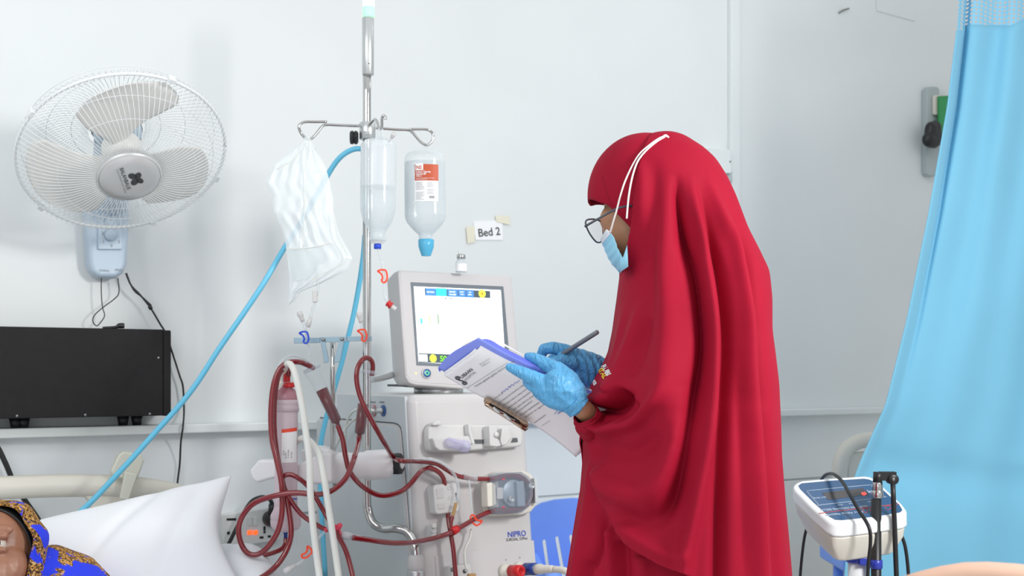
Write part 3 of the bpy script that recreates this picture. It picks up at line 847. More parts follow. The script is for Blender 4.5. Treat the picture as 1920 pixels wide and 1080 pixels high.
# grey side shell, a little proud of the side face
mb = MB(); s = [prof(-0.02, MT - .004), prof(-MD + .004, MT - .004), prof(-MD + .004, .13), prof(.07, .13), prof(.07, .30), prof((MT - .42) * SL - .025, .42)]
mb.prism([p - U * 0.004 for p in s], U * 0.01); side = obj('side_shell', mb, M['mgrey'], mach, 0.003)
door = [(600, 782), (700, 789), (738, 792), (746, 795), (751, 801), (753, 812), (761, 900), (768, 990), (775, 1080), (792, 1400), (600, 1400)]
mb = MB(); plate(mb, SIDE, door, 0.0052, 0.004); obj('door_gap', mb, M['shadowgap'], side)
mb = MB(); plate(mb, SIDE, [(x - 2.0, y + 2.5) for x, y in door], 0.008, 0.006); obj('door_rim', mb, M['mwhite'], side, 0.0015)
mb = MB(); plate(mb, SIDE, [(x - 6.5, y + 6) for x, y in door], 0.0088, 0.006); obj('side_door', mb, M['mgrey'], side, 0.0015)
# pressure ports on the side
for px, py, c in ((701, 770, 'red'), (719, 770, 'navy')):
    mb = MB(); o = SIDE.hit(px, py, 0.0045); mb.lathe(o, -U, [(0.0155, 0), (0.0155, 0.002), (0.008, 0.002)], 24); pr = obj('port_ring', mb, M['red'] if c == 'red' else M['btnblue'], mach)
    mb = MB(); mb.lathe(o, -U, [(0.008, 0.001), (0.008, 0.01), (0.006, 0.012), (0.006, 0.02), (0.004, 0.021)], 18); obj('port_nozzle', mb, M['alu'], pr)
mb = MB(); o = SIDE.hit(701, 770, 0.0065); mb.lathe(o, -U, [(0.013, 0.0), (0.015, 0.006), (0.013, 0.013), (0.009, 0.016), (0.009, 0.03), (0.005, 0.032)], 18); obj('filter_cap', mb, M['clearplas'], mach)
mb = MB()
for s, px in (('(PRESSURE)', 695), ('(PRESSURE)', 711)):
    o = SIDE.hit(px, 755.5, 0.0048); mb.text(s, 0.0062, lambda x, y: o + N * x + Z * y, bold=0.01)
obj('lettering', mb, M['ink'], side)
mb = MB(); mb.tube([SIDE.hit(701, 770, 0.034), SIDE.hit(690, 768, 0.05), SIDE.hit(668, 768, 0.05), SIDE.hit(654, 782, 0.045), SIDE.hit(648, 805, 0.04), SIDE.hit(646, 860, 0.03)], 0.0036, 8)
mb.tube([SIDE.hit(690, 776, 0.03), SIDE.hit(668, 783, 0.04), SIDE.hit(645, 808, 0.04), SIDE.hit(628, 842, 0.04), SIDE.hit(622, 880, 0.03)], 0.0036, 8); obj('sensor_tube', mb, M['milky'], mach)

# --- monitor
MSL = 0.129
MO = FL - N * 0.10 + Z * 1.43
MON = Plane(MO, N + Z * MSL, U)
mpoly = [(748, 506), (958, 517), (960, 520), (971, 655), (971, 668), (962, 680), (930, 700), (880, 726), (868, 729), (780, 722), (767, 718), (760, 706), (747, 512)]
mfront = [MON.hit(x, y) for x, y in mpoly]
cen = sum(mfront, Vector()) / len(mfront)
mb = MB()
bk = [cen + (p - cen) * 0.96 - MON.n * 0.085 for p in mfront]
md_ = [p - MON.n * 0.03 for p in mfront]
mb.loft([[p for p in mfront], md_, bk], smooth=False)
mon = obj('monitor', mb, M['mwhite'], mach, 0.007, 4)
# grey side cover of the monitor
mb = MB()
q = [MON.hit(747.5, 511, -0.008), MON.hit(759.5, 704, -0.008)]
r_ = [q[0] - MON.n * 0.075 - U * 0.004 + (cen - q[0]) * .035, q[1] - MON.n * 0.075 - U * 0.004 + (cen - q[1]) * .035]
mb.prism([q[0] - U * .002, q[1] - U * .002, r_[1], r_[0]], U * 0.003); obj('side_cover', mb, M['mgrey'], mon, 0.001)
mb = MB(); plate(mb, MON, [(751, 509), (956, 520), (968, 655), (958, 674), (925, 696), (872, 722), (784, 717), (770, 713), (763, 703)], 0.0012, 0.002); obj('bezel_plate', mb, M['mpanel'], mon, 0.0006)
mb = MB(); plate(mb, MON, [(770, 529), (944, 537), (954, 653), (955, 692), (781, 685)], 0.0022, 0.002); obj('screen_surround', mb, M['bezel'], mon, 0.0006)
mb = MB(); plate(mb, MON, [(776, 537), (939, 544), (948, 688), (785, 679)], 0.0030, 0.001); scr = obj('screen', mb, M['screen'], mon)
def sq(px, py):     # a point of the display from fractions of the photographed screen
    return (px, py)
def spl(name, poly, m, off=0.0036):
    mb = MB(); plate(mb, MON, poly, off, 0.0004); return obj(name, mb, M[m], scr)
spl('toolbar', [(796, 540), (919, 545.5), (919.5, 559), (797, 554)], 'scrdark', 0.0034)
for x0, x1 in ((798, 817), (839, 858), (859.5, 873), (874.5, 888)):
    mb = MB(); plate(mb, MON, [(x0, 540 + (x0 - 796) * .04), (x1, 540 + (x1 - 796) * .04), (x1 + .6, 554 + (x1 - 796) * .045), (x0 + .6, 554 + (x0 - 796) * .045)], 0.0038, 0.0003); obj('button', mb, M['scrblue'], scr)
spl('button', [(817.5, 540), (837, 540.8), (837.6, 555.2), (818, 554.4)], 'scrcyan', 0.0038)
mb = MB()
def mtext(s, px, py, size, bold=0.01, align='CENTER'):
    o = MON.hit(px, py, 0.0043); up = MON.n.cross(U); up = up if up.z > 0 else -up
    mb.text(s, size, lambda x, y: o + U * x + up * y, align, bold=bold)
mtext('RETURN', 807.5, 549, 0.0058)
mtext('BLOOD', 848.5, 548.5, 0.0055); mtext('VOLUME', 848.7, 553.5, 0.0055)
mtext('HEART', 866, 548.5, 0.0042); mtext('RATE', 866.3, 553, 0.0042)
mtext('SUB', 881.2, 549, 0.0042); mtext('MENU', 881.4, 553.5, 0.0042)
obj('lettering', mb, M['screen'], scr)
def disc(px, py, rr, m, off=0.004):
    mb = MB(); o = MON.hit(px, py, off); up = MON.n.cross(U)
    mb.add([o + U * (rr * math.cos(2 * math.pi * k / 24)) + up * (rr * math.sin(2 * math.pi * k / 24)) for k in range(24)], [tuple(range(24))], False); return obj('indicator', mb, M[m], scr)
disc(904, 550.5, 0.0112, 'scryel')
mb = MB(); mb.add([MON.hit(x, y, 0.0044) for x, y in ((901.5, 549), (906.5, 549.2), (904.2, 554))], [(0, 1, 2)], False); obj('arrow', mb, M['orange'], scr)
for nm, poly, m in (('bar', [(787.8, 597), (792.2, 597), (792.6, 607), (788.2, 607)], 'scrbarblue'), ('bar', [(803.5, 591), (807.5, 591), (808.3, 607), (804.3, 607)], 'scrbarred'), ('bar', [(819.5, 589), (822.5, 589), (824, 607.5), (821, 607.5)], 'scrbargreen'),
                    ('mark', [(834, 558.5), (838, 558.7), (838, 560.5), (834, 560.3)], 'scrdark'), ('mark', [(844, 559), (848, 559.2), (848, 561), (844, 560.8)], 'scrdark'),
                    ('button', [(841, 643.5), (860, 644), (860, 648.5), (841, 648)], 'scrlight'), ('status_bar', [(785, 662), (850, 664.5), (851, 681.5), (785.5, 679)], 'scrdark')):
    spl(nm, poly, m)
spl('tile', [(785.8, 664.5), (801, 665), (802, 678), (786.5, 677.5)], 'screen', 0.004)
disc(812, 672, 0.0105, 'scryel', 0.0042)
mb = MB(); o = MON.hit(825, 677.5, 0.0044); upm = MON.n.cross(U); upm = upm if upm.z > 0 else -upm
mb.text('50', 0.021, lambda x, y: o + U * x + upm * y, bold=0.01); obj('reading', mb, M['scrgreen'], scr)
mb = MB(); o = MON.hit(799, 700, 0.0012); mb.lathe(o, MON.n, [(0.0145, 0), (0.0145, 0.003), (0.012, 0.004)], 28); pb = obj('power_button', mb, M['mwhite'], mon)
mb = MB(); mb.lathe(o, MON.n, [(0.0112, 0.003), (0.0112, 0.0052), (0.009, 0.0058)], 28); obj('button_face', mb, M['btnblue'], pb)
mb = MB(); mb.tube([o + MON.n * 0.0064 + U * (0.0052 * math.sin(a)) + upm * (0.0052 * math.cos(a)) for a in [math.radians(35 + 290 * k / 20) for k in range(21)]], 0.0008, 6, 1)
mb.tube([o + MON.n * 0.0064 + upm * 0.003, o + MON.n * 0.0064 + upm * 0.0068], 0.0008, 6, 1); obj('power_symbol', mb, M['btnglow'], pb)
mb = MB(); mb.lathe(MON.hit(780, 700, 0.0012), MON.n, [(0.0025, 0), (0.002, 0.001)], 12); obj('status_light', mb, M['amber'], mon)
bc = FL + U * 0.17 - N * 0.155 + Z * MT
mb = MB(); mb.lathe(bc, Z, [(0.066, -0.001), (0.068, 0.002), (0.068, 0.014), (0.064, 0.018)], 40); obj('swivel_base', mb, M['alu'], mach)
mb = MB(); mb.box(bc + Z * 0.022 - U * 0.05, (0.16, 0.11, 0.006), (U, N, Z)); mb.box(bc + Z * 0.034 - U * 0.055, (0.07, 0.06, 0.03), (U, N, Z)); obj('swivel_bracket', mb, M['shadowgap'], mach, 0.002)

# --- front fittings
mb = MB(); plate(mb, FRONT, [(816, 1043), (1001, 1013), (1008, 1100), (1030, 1400), (840, 1400)], 0.0025, 0.003); obj('lower_panel', mb, M['mpanel'], mach, 0.001)
mb = MB(); o = FRONT.hit(952, 1007.5, 0.0012); upf = FRONT.n.cross(U); upf = upf if upf.z > 0 else -upf
mb.text('NIPRO', 0.0208, lambda x, y: o + U * x * 0.95 + upf * y, bold=0.014); obj('brand_lettering', mb, M['nipro'], mach)
mb = MB(); o2 = FRONT.hit(949, 1015, 0.0012); mb.text('SURDIAL 55Plus', 0.0108, lambda x, y: o2 + U * x * 0.92 + upf * y, bold=0.0)
for s, px, py in (('A', 948, 1051), ('B', 974, 1047)):
    o3 = FRONT.hit(px, py, 0.0045); mb.text(s, 0.006, lambda x, y: o3 + U * x + upf * y)
obj('model_lettering', mb, M['ink'], mach)
# syringe holder rail
mb = MB(); plate(mb, FRONT, [(812, 796), (972, 796), (978, 800), (981, 812), (981, 828), (978, 836), (970, 838), (870, 846), (815, 848), (806, 845), (803, 836), (803, 806), (806, 798)], 0.028, 0.027); sy = obj('syringe_holder', mb, M['mpart'], mach, 0.006, 4)
mb = MB(); plate(mb, FRONT, [(811, 821), (880, 817), (886, 830), (884, 836), (860, 846), (824, 845), (816, 838)], 0.052, 0.026); obj('syringe_tray', mb, M['mpart'], sy, 0.005)
mb = MB(); plate(mb, FRONT, [(889, 824), (916, 824), (916, 832), (891, 832)], 0.0292, 0.002); obj('slot', mb, M['shadowgap'], sy)
mb = MB(); plate(mb, FRONT, [(962, 821), (970, 821), (971, 829), (958, 830)], 0.0292, 0.002); obj('slot', mb, M['shadowgap'], sy)
mb = MB(); plate(mb, FRONT, [(878, 795), (884, 795), (883, 806), (888, 820), (891, 831), (886, 834), (881, 818), (879, 808)], 0.05, 0.022); obj('syringe_flange', mb, M['mpart'], sy, 0.002)
mb = MB(); plate(mb, FRONT, [(917, 798), (932, 797), (934, 805), (930, 812), (931, 820), (937, 826), (940, 836), (932, 838), (919, 836)], 0.06, 0.034); obj('slider', mb, M['mpart'], sy, 0.003)
mb = MB(); mb.lathe(FRONT.hit(929, 815, 0.058), FRONT.n, [(0.0075, 0), (0.0075, 0.006), (0.004, 0.008)], 18); obj('slider_knob', mb, M['mpart'], sy)
mb = MB(); plate(mb, FRONT, [(942, 802), (956, 801), (958, 812), (962, 820), (955, 827), (951, 834), (941, 836), (938, 826)], 0.05, 0.024); obj('plunger_grip', mb, M['mpart'], sy, 0.004)
mb = MB(); plate(mb, FRONT, [(812, 793), (822, 788), (828, 790), (828, 797), (812, 798)], 0.04, 0.03); obj('rest_tab', mb, M['mpart'], sy, 0.003)
# bubble detector
mb = MB(); plate(mb, FRONT, [(815, 909), (852, 904), (857, 906), (862, 955), (859, 960), (822, 965), (817, 962), (812, 916)], 0.036, 0.036); det = obj('bubble_detector', mb, M['mpart'], mach, 0.004, 4)
mb = MB()
for poly in ([(818, 917), (831, 915), (832, 933), (820, 935)], [(820, 944), (833, 942), (834, 953), (822, 955)]): plate(mb, FRONT, poly, 0.0375, 0.002)
obj('hinge_plate', mb, M['mwhite'], det, 0.0008)
mb = MB(); plate(mb, FRONT, [(854, 924), (857, 924), (859, 942), (856, 943)], 0.0372, 0.002); obj('latch_slot', mb, M['shadowgap'], det)
mb = MB(); up_ = upf
for (x, y) in ((842, 915), (844, 934), (846, 952)):
    mb.tube([FRONT.hit(x + 3.2 * math.cos(a), y + 3.2 * math.sin(a), 0.0372) for a in [2 * math.pi * k / 14 for k in range(15)]], 0.0004, 4, 1)
obj('embossed_mark', mb, M['mpanel'], det)
# tube clips
for (x, y) in ((808, 872), (815, 996)):
    t_ = MB()
    for k, dy in enumerate((-10, 0, 10)):
        plate(t_, FRONT, rrect(x - 4, y + dy - 4.5, x + 4, y + dy + 4.0, 2), 0.05 if k != 1 else 0.04, 0.012)
    plate(t_, FRONT, rrect(x - 3, y - 12, x + 3, y + 12, 1), 0.038, 0.038)
    obj('tube_clip', t_, M['mpart'], mach, 0.0015)
# blood pump
pc = FRONT.hit(962, 923, 0.0)
base = [(913, 893), (930, 885), (980, 882), (996, 888), (1006, 902), (1009, 925), (1006, 948), (996, 960), (980, 965), (922, 968), (914, 955)]
mb = MB(); plate(mb, FRONT, base, 0.03, 0.03); pump = obj('blood_pump', mb, M['mcream'], mach, 0.005, 4)
mb = MB(); plate(mb, FRONT, [(935, 894), (972, 890), (990, 899), (998, 916), (996, 938), (985, 954), (968, 958), (936, 960)], 0.0325, 0.003); obj('pump_well', mb, M['pumpdark'], pump, 0.001)
mb = MB(); mb.lathe(FRONT.hit(959, 925, 0.031), FRONT.n, [(0.036, 0), (0.036, 0.012), (0.02, 0.016), (0.001, 0.016)], 32)
o = FRONT.hit(974, 926, 0.05); mb.box(o, (0.024, 0.066, 0.016), (U, upf, FRONT.n)); obj('rotor', mb, M['pumpgrey'], pump, 0.003)
for x, y in ((991, 911), (954, 936)):
    mb = MB(); mb.lathe(FRONT.hit(x, y, 0.04), FRONT.n, [(0.0085, 0), (0.0085, 0.016), (0.006, 0.018), (0.006, 0.014), (0.001, 0.014)], 18); obj('roller', mb, M['alu'], pump)
mb = MB(); mb.tube([FRONT.hit(x, y, 0.042) for x, y in ((926, 898), (950, 892), (975, 894), (991, 908), (995, 925), (990, 943), (974, 954), (950, 957), (928, 956))], 0.007, 10); obj('pump_tube', mb, M['blooddark'], pump)
lid = [(925, 889), (934, 886), (979, 884), (993, 893), (1001, 910), (1001, 930), (996, 948), (980, 961), (932, 965), (926, 960)]
mb = MB(); plate(mb, FRONT, lid, 0.068, 0.034); obj('pump_lid', mb, M['pumplid'], pump, 0.012, 5)
mb = MB(); plate(mb, FRONT, [(913, 906), (924, 904), (930, 909), (932, 945), (926, 950), (915, 951)], 0.062, 0.034); obj('pump_latch', mb, M['mcream'], pump, 0.004)
mb = MB(); plate(mb, FRONT, rrect(932, 914, 944, 936, 2), 0.058, 0.016); obj('catch_block', mb, M['mpart'], pump, 0.003)
mb = MB()
for y in (898.5, 951): mb.add([FRONT.hit(a, b, 0.0692) for a, b in ((940, y), (946, y - 1.8), (946, y + 1.8))], [(0, 1, 2)], False)
obj('arrow_mark', mb, M['pinkred'], pump)
mb = MB(); plate(mb, FRONT, [(1002, 896), (1008, 896), (1010, 942), (1004, 944)], 0.05, 0.04); obj('hinge', mb, M['mgrey'], pump, 0.002)
# sampling port box low on the front, hose couplings
mb = MB(); plate(mb, FRONT, [(842, 1062), (880, 1057), (884, 1060), (886, 1085), (884, 1120), (846, 1120)], 0.03, 0.03); port = obj('sampling_port', mb, M['mpart'], mach, 0.004)
for x, y, m in ((848, 1068, 'screw'), (871, 1071, 'shadowgap')):
    mb = MB(); mb.lathe(FRONT.hit(x, y, 0.03), FRONT.n, [(0.0055, 0), (0.0055, 0.002), (0.003, 0.003)], 16); obj('screw' if m == 'screw' else 'port_hole', mb, M[m], port)
mb = MB(); mb.lathe(FRONT.hit(872, 1070, 0.032), FRONT.n, [(0.003, 0), (0.003, 0.006)], 12); obj('nozzle', mb, M['alu'], port)
mb = MB(); plate(mb, FRONT, [(880, 1076), (893, 1075), (893, 1100), (880, 1100)], 0.04, 0.03); obj('residue_tray', mb, M['brown'], port, 0.002)
mb = MB(); mb.tube([FRONT.hit(x, y, .03) for x, y in ((884, 992), (880, 1012), (872, 1030), (872, 1055), (876, 1068))], 0.003, 8); obj('sample_tube', mb, M['milky'], port)
for (x, y, m, nm) in ((944, 1071, 'red', 'coupling'), (971, 1067, 'navy', 'coupling')):
    o = FRONT.hit(x, y, 0.0); axc = (FRONT.n + U * 0.25).normalized()
    mb = MB(); mb.lathe(o, axc, [(0.019, 0), (0.019, 0.012), (0.015, 0.016), (0.015, 0.03)], 28); cp = obj(nm, mb, M['mcream'], mach)
    mb = MB(); mb.lathe(o + axc * 0.028, axc, [(0.0165, 0), (0.0165, 0.035), (0.014, 0.038), (0.009, 0.038), (0.009, 0.02), (0.001, 0.02)], 28); obj('colour_sleeve', mb, M[m], cp)
    if m == 'navy':
        mb = MB(); mb.lathe(o + axc * 0.062, axc, [(0.013, 0), (0.014, 0.02), (0.011, 0.03), (0.010, 0.06), (0.008, 0.07)], 24)
        e = o + axc * 0.13; mb.tube([e, e + axc * 0.05 - Z * .01, e + axc * 0.09 - Z * 0.06, e + axc * 0.1 - Z * 0.2], 0.009, 12); obj('hose', mb, M['mcream'], cp)
for a in (0.04, .31):
    for b in (-.40, .05):
        mb = MB(); c = FL + U * a + N * b; mb.lathe(c + Vector((0.012, 0, 0.05)) - U * 0.0, U, [(0.05, -.012), (0.05, .012)], 20); mb.tube([c + Z * .05, c + Z * .125], 0.014, 10, 1); obj('caster', mb, M['black'], mach)

# --- pole on the machine
pd = 3.0
mb = MB(); mb.tube([P(688, 130, pd), P(688, 700, pd), P(688, 920, pd), P(690, 955, pd), P(699, 980, pd - .01), P(718, 991, pd - .02), P(742, 991, pd - .04), P(762, 997, pd - .05), P(775, 1013, pd - .06), P(779, 1036, pd - .07), P(780, 1070, pd - .07)], [.0105] * 3 + [.0115] * 8, 18, 8); pole = obj('pole', mb, M['steel'], mach)
def vt(px, y0, y1, rpx, d, m, name, par, bev=None):
    mb = MB(); a, b = P(px, y1, d), P(px, y0, d); r = rpx / F * d; L = (b - a).length
    mb.lathe(a, Z, [(r * .9, 0), (r, min(.002, L * .2)), (r, L - min(.002, L * .2)), (r * .9, L)], 28); return obj(name, mb, M[m], par)
vt(690, 33, 141, 11, pd, 'alu', 'pole_sleeve', pole)
vt(691, -30, 18, 10.5, pd, 'lampwhite', 'signal_lamp_top', pole)
vt(691, 12, 33, 10.8, pd, 'lampgreen', 'signal_lamp', pole)
mb = MB(); mb.lathe(P(692, 119, pd - .0142), (0, -1, 0), [(0.002, 0), (0.001, 0.001)], 10); obj('rivet', mb, M['ink'], pole)
vt(689, 230, 262, 15, pd, 'alu', 'hook_collar', pole)
mb = MB()
o = P(681, 249, pd - .0212)
mb.text('MAX 5KG', 0.0055, lambda x, y: o + Vector((x, 0, y))); o4 = P(684, 254, pd - .0212); mb.text('FOR IV', 0.006, lambda x, y: o4 + Vector((x, 0, y))); obj('lettering', mb, M['inkgrey'], pole)
mb = MB(); mb.lathe(P(672, 258, pd - .006), (-1, -.1, 0), [(0.012, 0), (0.017, 0.003), (0.018, 0.008), (0.015, .011), (0.018, 0.014), (0.017, 0.02), (0.012, 0.022)], 8); obj('clamp_knob', mb, M['black'], pole, 0.001)
dl = [(674, 236), (640, 235), (612, 234), (603, 238), (597, 246), (590, 254), (585, 259), (579, 261), (571, 257), (564, 249), (561, 240), (562, 235), (567, 231), (575, 229), (590, 229), (613, 229)]
mb = MB(); mb.tube([P(x, y, interp(x, [560, 690], [2.93, 2.995])) - Vector((0, 0.004 * (i > 9), 0)) for i, (x, y) in enumerate(dl)], 0.0036, 10, 5); obj('bag_hook', mb, M['steel'], pole)
dr = [(705, 240), (718, 241), (745, 243), (766, 244), (773, 248), (779, 255), (785, 262), (791, 268), (797, 271), (803, 271), (809, 266), (812, 258), (811, 250), (805, 245), (795, 243), (768, 243)]
mb = MB(); mb.tube([P(x, y, interp(x, [690, 812], [3.005, 3.06])) - Vector((0, 0.004 * (i > 12), 0)) for i, (x, y) in enumerate(dr)], 0.0036, 10, 5); obj('bag_hook', mb, M['steel'], pole)
mb = MB(); mb.tube([P(691, 237, 2.985), P(698, 228, 2.96), P(704, 224, 2.94), P(708, 231, 2.925), P(710, 239, 2.92), P(713, 242, 2.915), P(716, 236, 2.91), P(716, 224, 2.905), P(718, 217, 2.90), P(722, 219, 2.90), P(723, 224, 2.90)], 0.0036, 10, 5); obj('bag_hook', mb, M['steel'], pole)
mb = MB(); mb.tube([P(690, 239, 3.01), P(690, 236, 3.06), P(691, 243, 3.10), P(692, 246, 3.13), P(693, 238, 3.14)], 0.0036, 10, 5); obj('bag_hook', mb, M['steel'], pole)
mb = MB(); mb.lathe(P(780, 1062, pd - .07), Z, [(0.021, -.012), (0.022, 0.0), (0.020, 0.022), (0.014, 0.03)], 24); obj('pole_collar', mb, M['mwhite'], pole)
mb = MB(); mb.lathe(P(780, 1062, pd - .07), -Z, [(0.0215, 0.008), (0.0225, 0.012), (0.0225, 0.30)], 24); obj('pole_socket', mb, M['alu'], pole)
q0 = P(780, 1120, pd - .07)
mb = MB(); mb.tube([q0, Vector((FL.x + .03, FL.y + .02, q0.z))], 0.02, 12, 1); obj('pole_bracket', mb, M['alu'], mach)
mb = MB(); mb.tube([P(690, 712, 3.01), P(708, 710, 3.06), P(735, 703, 3.12)], 0.009, 10); obj('monitor_arm', mb, M['alu'], mach)

# ---------------------------------------------------------------- hung bags and bottles
t = thing('saline_bottle', 'half-empty clear infusion bottle hanging upside down beside the pole', 'bottle', P(708, 460, 2.93))
ax = Vector((0.01, 0, 1)).normalized(); ob = P(708, 455, 2.93); k = 2.93 / F
def bprof(pts): return [(q.x * k, (455 - q.y) * k) for q in catmull([Vector((r, y, 0)) for r, y in pts], 4)[0]]
outer = bprof([(12, 456), (14, 452), (15, 444), (15, 438), (17, 432), (22, 424), (28, 412), (32, 398), (33.5, 380), (33.5, 285), (32, 272), (26, 264), (10, 261)])
mb = MB(); mb.lathe(ob, ax, outer, 40); bo = obj('bottle_body', mb, M['bottle'], t)
inner = bprof([(11, 450), (13, 440), (16, 431), (21, 423), (27, 411), (31, 398), (32.3, 382), (32.3, 351)])
mb = MB(); mb.lathe(ob, ax, inner, 40); obj('saline', mb, M['saline'], t)
mb = MB(); mb.lathe(ob, ax, bprof([(32.7, 351), (32.9, 290), (31.5, 274), (26, 267)]), 40, caps=False); obj('frosted_wall', mb, M['frost'], t)
mb = MB(); mb.lathe(ob, ax, [(15.4 * k, 0.004), (16 * k, 0.006), (16 * k, 0.010), (15.4 * k, 0.012)], 32); obj('neck_ring', mb, M['bottle'], t)
mb = MB(); mb.lathe(ob - ax * 0.016, ax, [(6 * k, 0), (7 * k, 0.001), (7 * k, 0.012), (6 * k, 0.013)], 20); obj('cap', mb, M['blueplastic'], t)
mb = MB(); mb.tube([P(712, 268, 2.92), P(711, 255, 2.918), P(711, 243, 2.914), P(716, 243, 2.916), P(717, 256, 2.92), P(717, 268, 2.925)], 0.0035, 8); obj('hanger_loop', mb, M['frost'], t)
t = thing('vent_needle', 'white-hubbed needle stuck through the shoulder of the half-empty bottle', 'needle', P(730, 262, 2.9))
mb = MB(); a_, b_ = P(738, 252, 2.885), P(728, 268, 2.90); mb.lathe(a_, b_ - a_, [(0.005, -.004), (0.006, 0), (0.005, .008), (0.003, .012)], 14); obj('hub', mb, M['mpart'], t)
mb = MB(); mb.tube([a_, b_, P(718, 285, 2.925)], 0.0007, 6, 1); obj('needle_shaft', mb, M['steel'], t)
t = thing('infusion_line', 'thin clear line with orange clamp dangling below the half-empty bottle', 'tube', P(725, 520, 2.92))
mb = MB(); mb.tube([P(x, y, 2.925) for x, y in ((709, 466), (713, 480), (717, 492), (719, 510), (720, 530), (721, 552), (724, 562), (729, 569))], 0.0032, 8); obj('tube', mb, M['clear'], t)
def clampf(px, py, d, ang, s, m, par, name='pinch_clamp'):
    """bent plastic pinch clamp: a flat loop with a lip"""
    ca, sa = math.cos(ang), math.sin(ang)
    def q(x, y): return P(px + (x * ca - y * sa) * s, py + (x * sa + y * ca) * s, d)
    mb = MB()
    for o_ in (0,):
        pts = [(-14, -10), (-6, -14), (6, -14), (9, -6), (11, 4), (9, 13), (3, 17), (-3, 13), (0, 4), (-4, -4), (-10, -8)]
        ring = [q(x, y) for x, y in pts]
        n_ = len(ring)
        for i in range(n_):
            a, b = ring[i], ring[(i + 1) % n_]
            w = Vector((0, 0.009, 0)) * s
            dirn = (b - a).normalized(); nrm = dirn.cross(Vector((0, 1, 0))).normalized() * 0.0021
            mb.prism([a - w / 2 - nrm, b - w / 2 - nrm, b - w / 2 + nrm, a - w / 2 + nrm], w)
    return obj(name, mb, M[m], par, 0.0006, 2)
clampf(718, 517, 2.925, math.radians(4), 0.78, 'orange', t)
mb = MB(); a_, b_ = P(727, 568, 2.925), P(743, 582, 2.925); mb.lathe(a_, b_ - a_, [(0.005, -.002), (0.009, 0.0), (0.009, 0.003), (0.006, 0.005), (0.009, 0.008), (0.009, .012)], 10); obj('luer_collar', mb, M['red'], t)
mb = MB(); mb.lathe(a_, b_ - a_, [(0.006, .010), (0.0065, .024), (0.005, .026)], 14); obj('luer_cap', mb, M['mpart'], t)

t = thing('labelled_saline_bottle', 'full saline bottle with rust and white label hanging at the hook bar end', 'bottle', P(797, 480, 3.06))
k = 3.06 / F; ob = P(798, 446, 3.06); ax = Vector((-0.012, 0, 1)).normalized()
def oval(pts): return [(q.x * k, (446 - q.y) * k) for q in catmull([Vector((r, y, 0)) for r, y in pts], 4)[0]]
mb = MB(); mb.lathe(ob, ax, oval([(12, 450), (13, 445), (14, 440), (24, 430), (34, 418), (38, 408), (39, 395), (38.5, 310), (37.5, 296), (32, 287), (20, 284), (2, 283)]), 44, True, 0.72, Vector((0, 1, 0))); obj('bottle_body', mb, M['bottle'], t)
mb = MB(); mb.lathe(ob, ax, oval([(11, 448), (13, 440), (23, 430.5), (33, 418.5), (37, 408), (37.8, 395), (37.3, 304)]), 44, True, 0.70, Vector((0, 1, 0))); obj('saline', mb, M['saline'], t)
mb = MB(); mb.lathe(P(799, 480, 3.06), Z, [(8.5 * k, 0), (9 * k, .001), (14.5 * k, 17 * k), (15 * k, 30 * k), (14 * k, 31 * k), (13 * k, 31 * k)], 28); obj('cap', mb, M['capblue'], t)
mb = MB(); mb.tube([P(797, 286, 3.06), P(797, 276, 3.06), P(800, 270, 3.052), P(803, 277, 3.06), P(803, 286, 3.06)], 0.0022, 8); obj('hanger_loop', mb, M['frost'], t)
def cyl(px, py, lift=0.0008):
    """point on the oval bottle wall facing the room"""
    c = P(798, py, 3.06); rx = 38.9 * k; ry = rx * 0.72
    x = (px - 798) * k; x = max(-rx * .99, min(rx * .99, x)); y = -ry * math.sqrt(1 - (x / rx) ** 2)
    return Vector((c.x + x, c.y + y - lift, c.z))
def curved(poly_x0, x1, y0, y1, lift, nx=10, tilt=0.0):
    rows = []
    for i in range(3):
        yy = y0 + (y1 - y0) * i / 2
        rows.append([cyl(poly_x0 + (x1 - poly_x0) * j / nx, yy + tilt * j / nx, lift) for j in range(nx + 1)])
    return rows
mb = MB(); mb.grid(curved(780, 823, 313, 381, 0.0010)); lb = obj('label', mb, M['label'], t)
mb = MB(); mb.grid(curved(780, 823.3, 312.5, 343, 0.0014)); obj('label_band', mb, M['labelrust'], lb)
mb = MB(); mb.grid(curved(781.5, 795.5, 311.5, 324, 0.0018, 5)); obj('logo_patch', mb, M['label'], lb)
def ctext(mb, s, px, py, hpx, lift, bold=0.0, space=1.0, sx=1.0):
    return mb.text(s, hpx / 0.7, lambda x, y: cyl(px + x * sx, py - y, lift), bold=bold, space=space)
mb = MB(); ctext(mb, 'NS', 782.6, 321.8, 6.6, 0.0022, 0.025, sx=.9); obj('logo_lettering', mb, M['labelrust'], lb)
mb = MB(); ctext(mb, 'Sodium Chloride', 782, 328.5, 3.4, 0.0022, 0.02, sx=.82); ctext(mb, 'Injection BP', 782, 332.4, 3.4, 0.0022, 0.02, sx=.82); ctext(mb, '500ml', 782.5, 336, 2.8, 0.0022, .01)
ctext(mb, 'SODIUM CHLORIDE INTRAVENOUS', 782, 339.2, 1.5, 0.0022); ctext(mb, 'INFUSION BP 0.9% W/V', 782, 341.5, 1.5, 0.0022); obj('label_lettering', mb, M['label'], lb)
mb = MB()
g = np.random.default_rng(4)
for i in range(13):
    y = 346 + i * 2.6
    for x0, x1 in ((782, 799), (803, 820)):
        if x0 > 800 and i > 8: continue
        if g.random() < .18: continue
        e = x0 + (x1 - x0) * g.uniform(.5, 1)
        mb.grid(curved(x0, e, y, y + .7, 0.0016, 3))
for i in range(9): mb.grid(curved(807 + i * 1.1, 807 + i * 1.1 + .55, 371, 376, 0.0017, 1))
obj('small_print', mb, M['inkgrey'], lb)

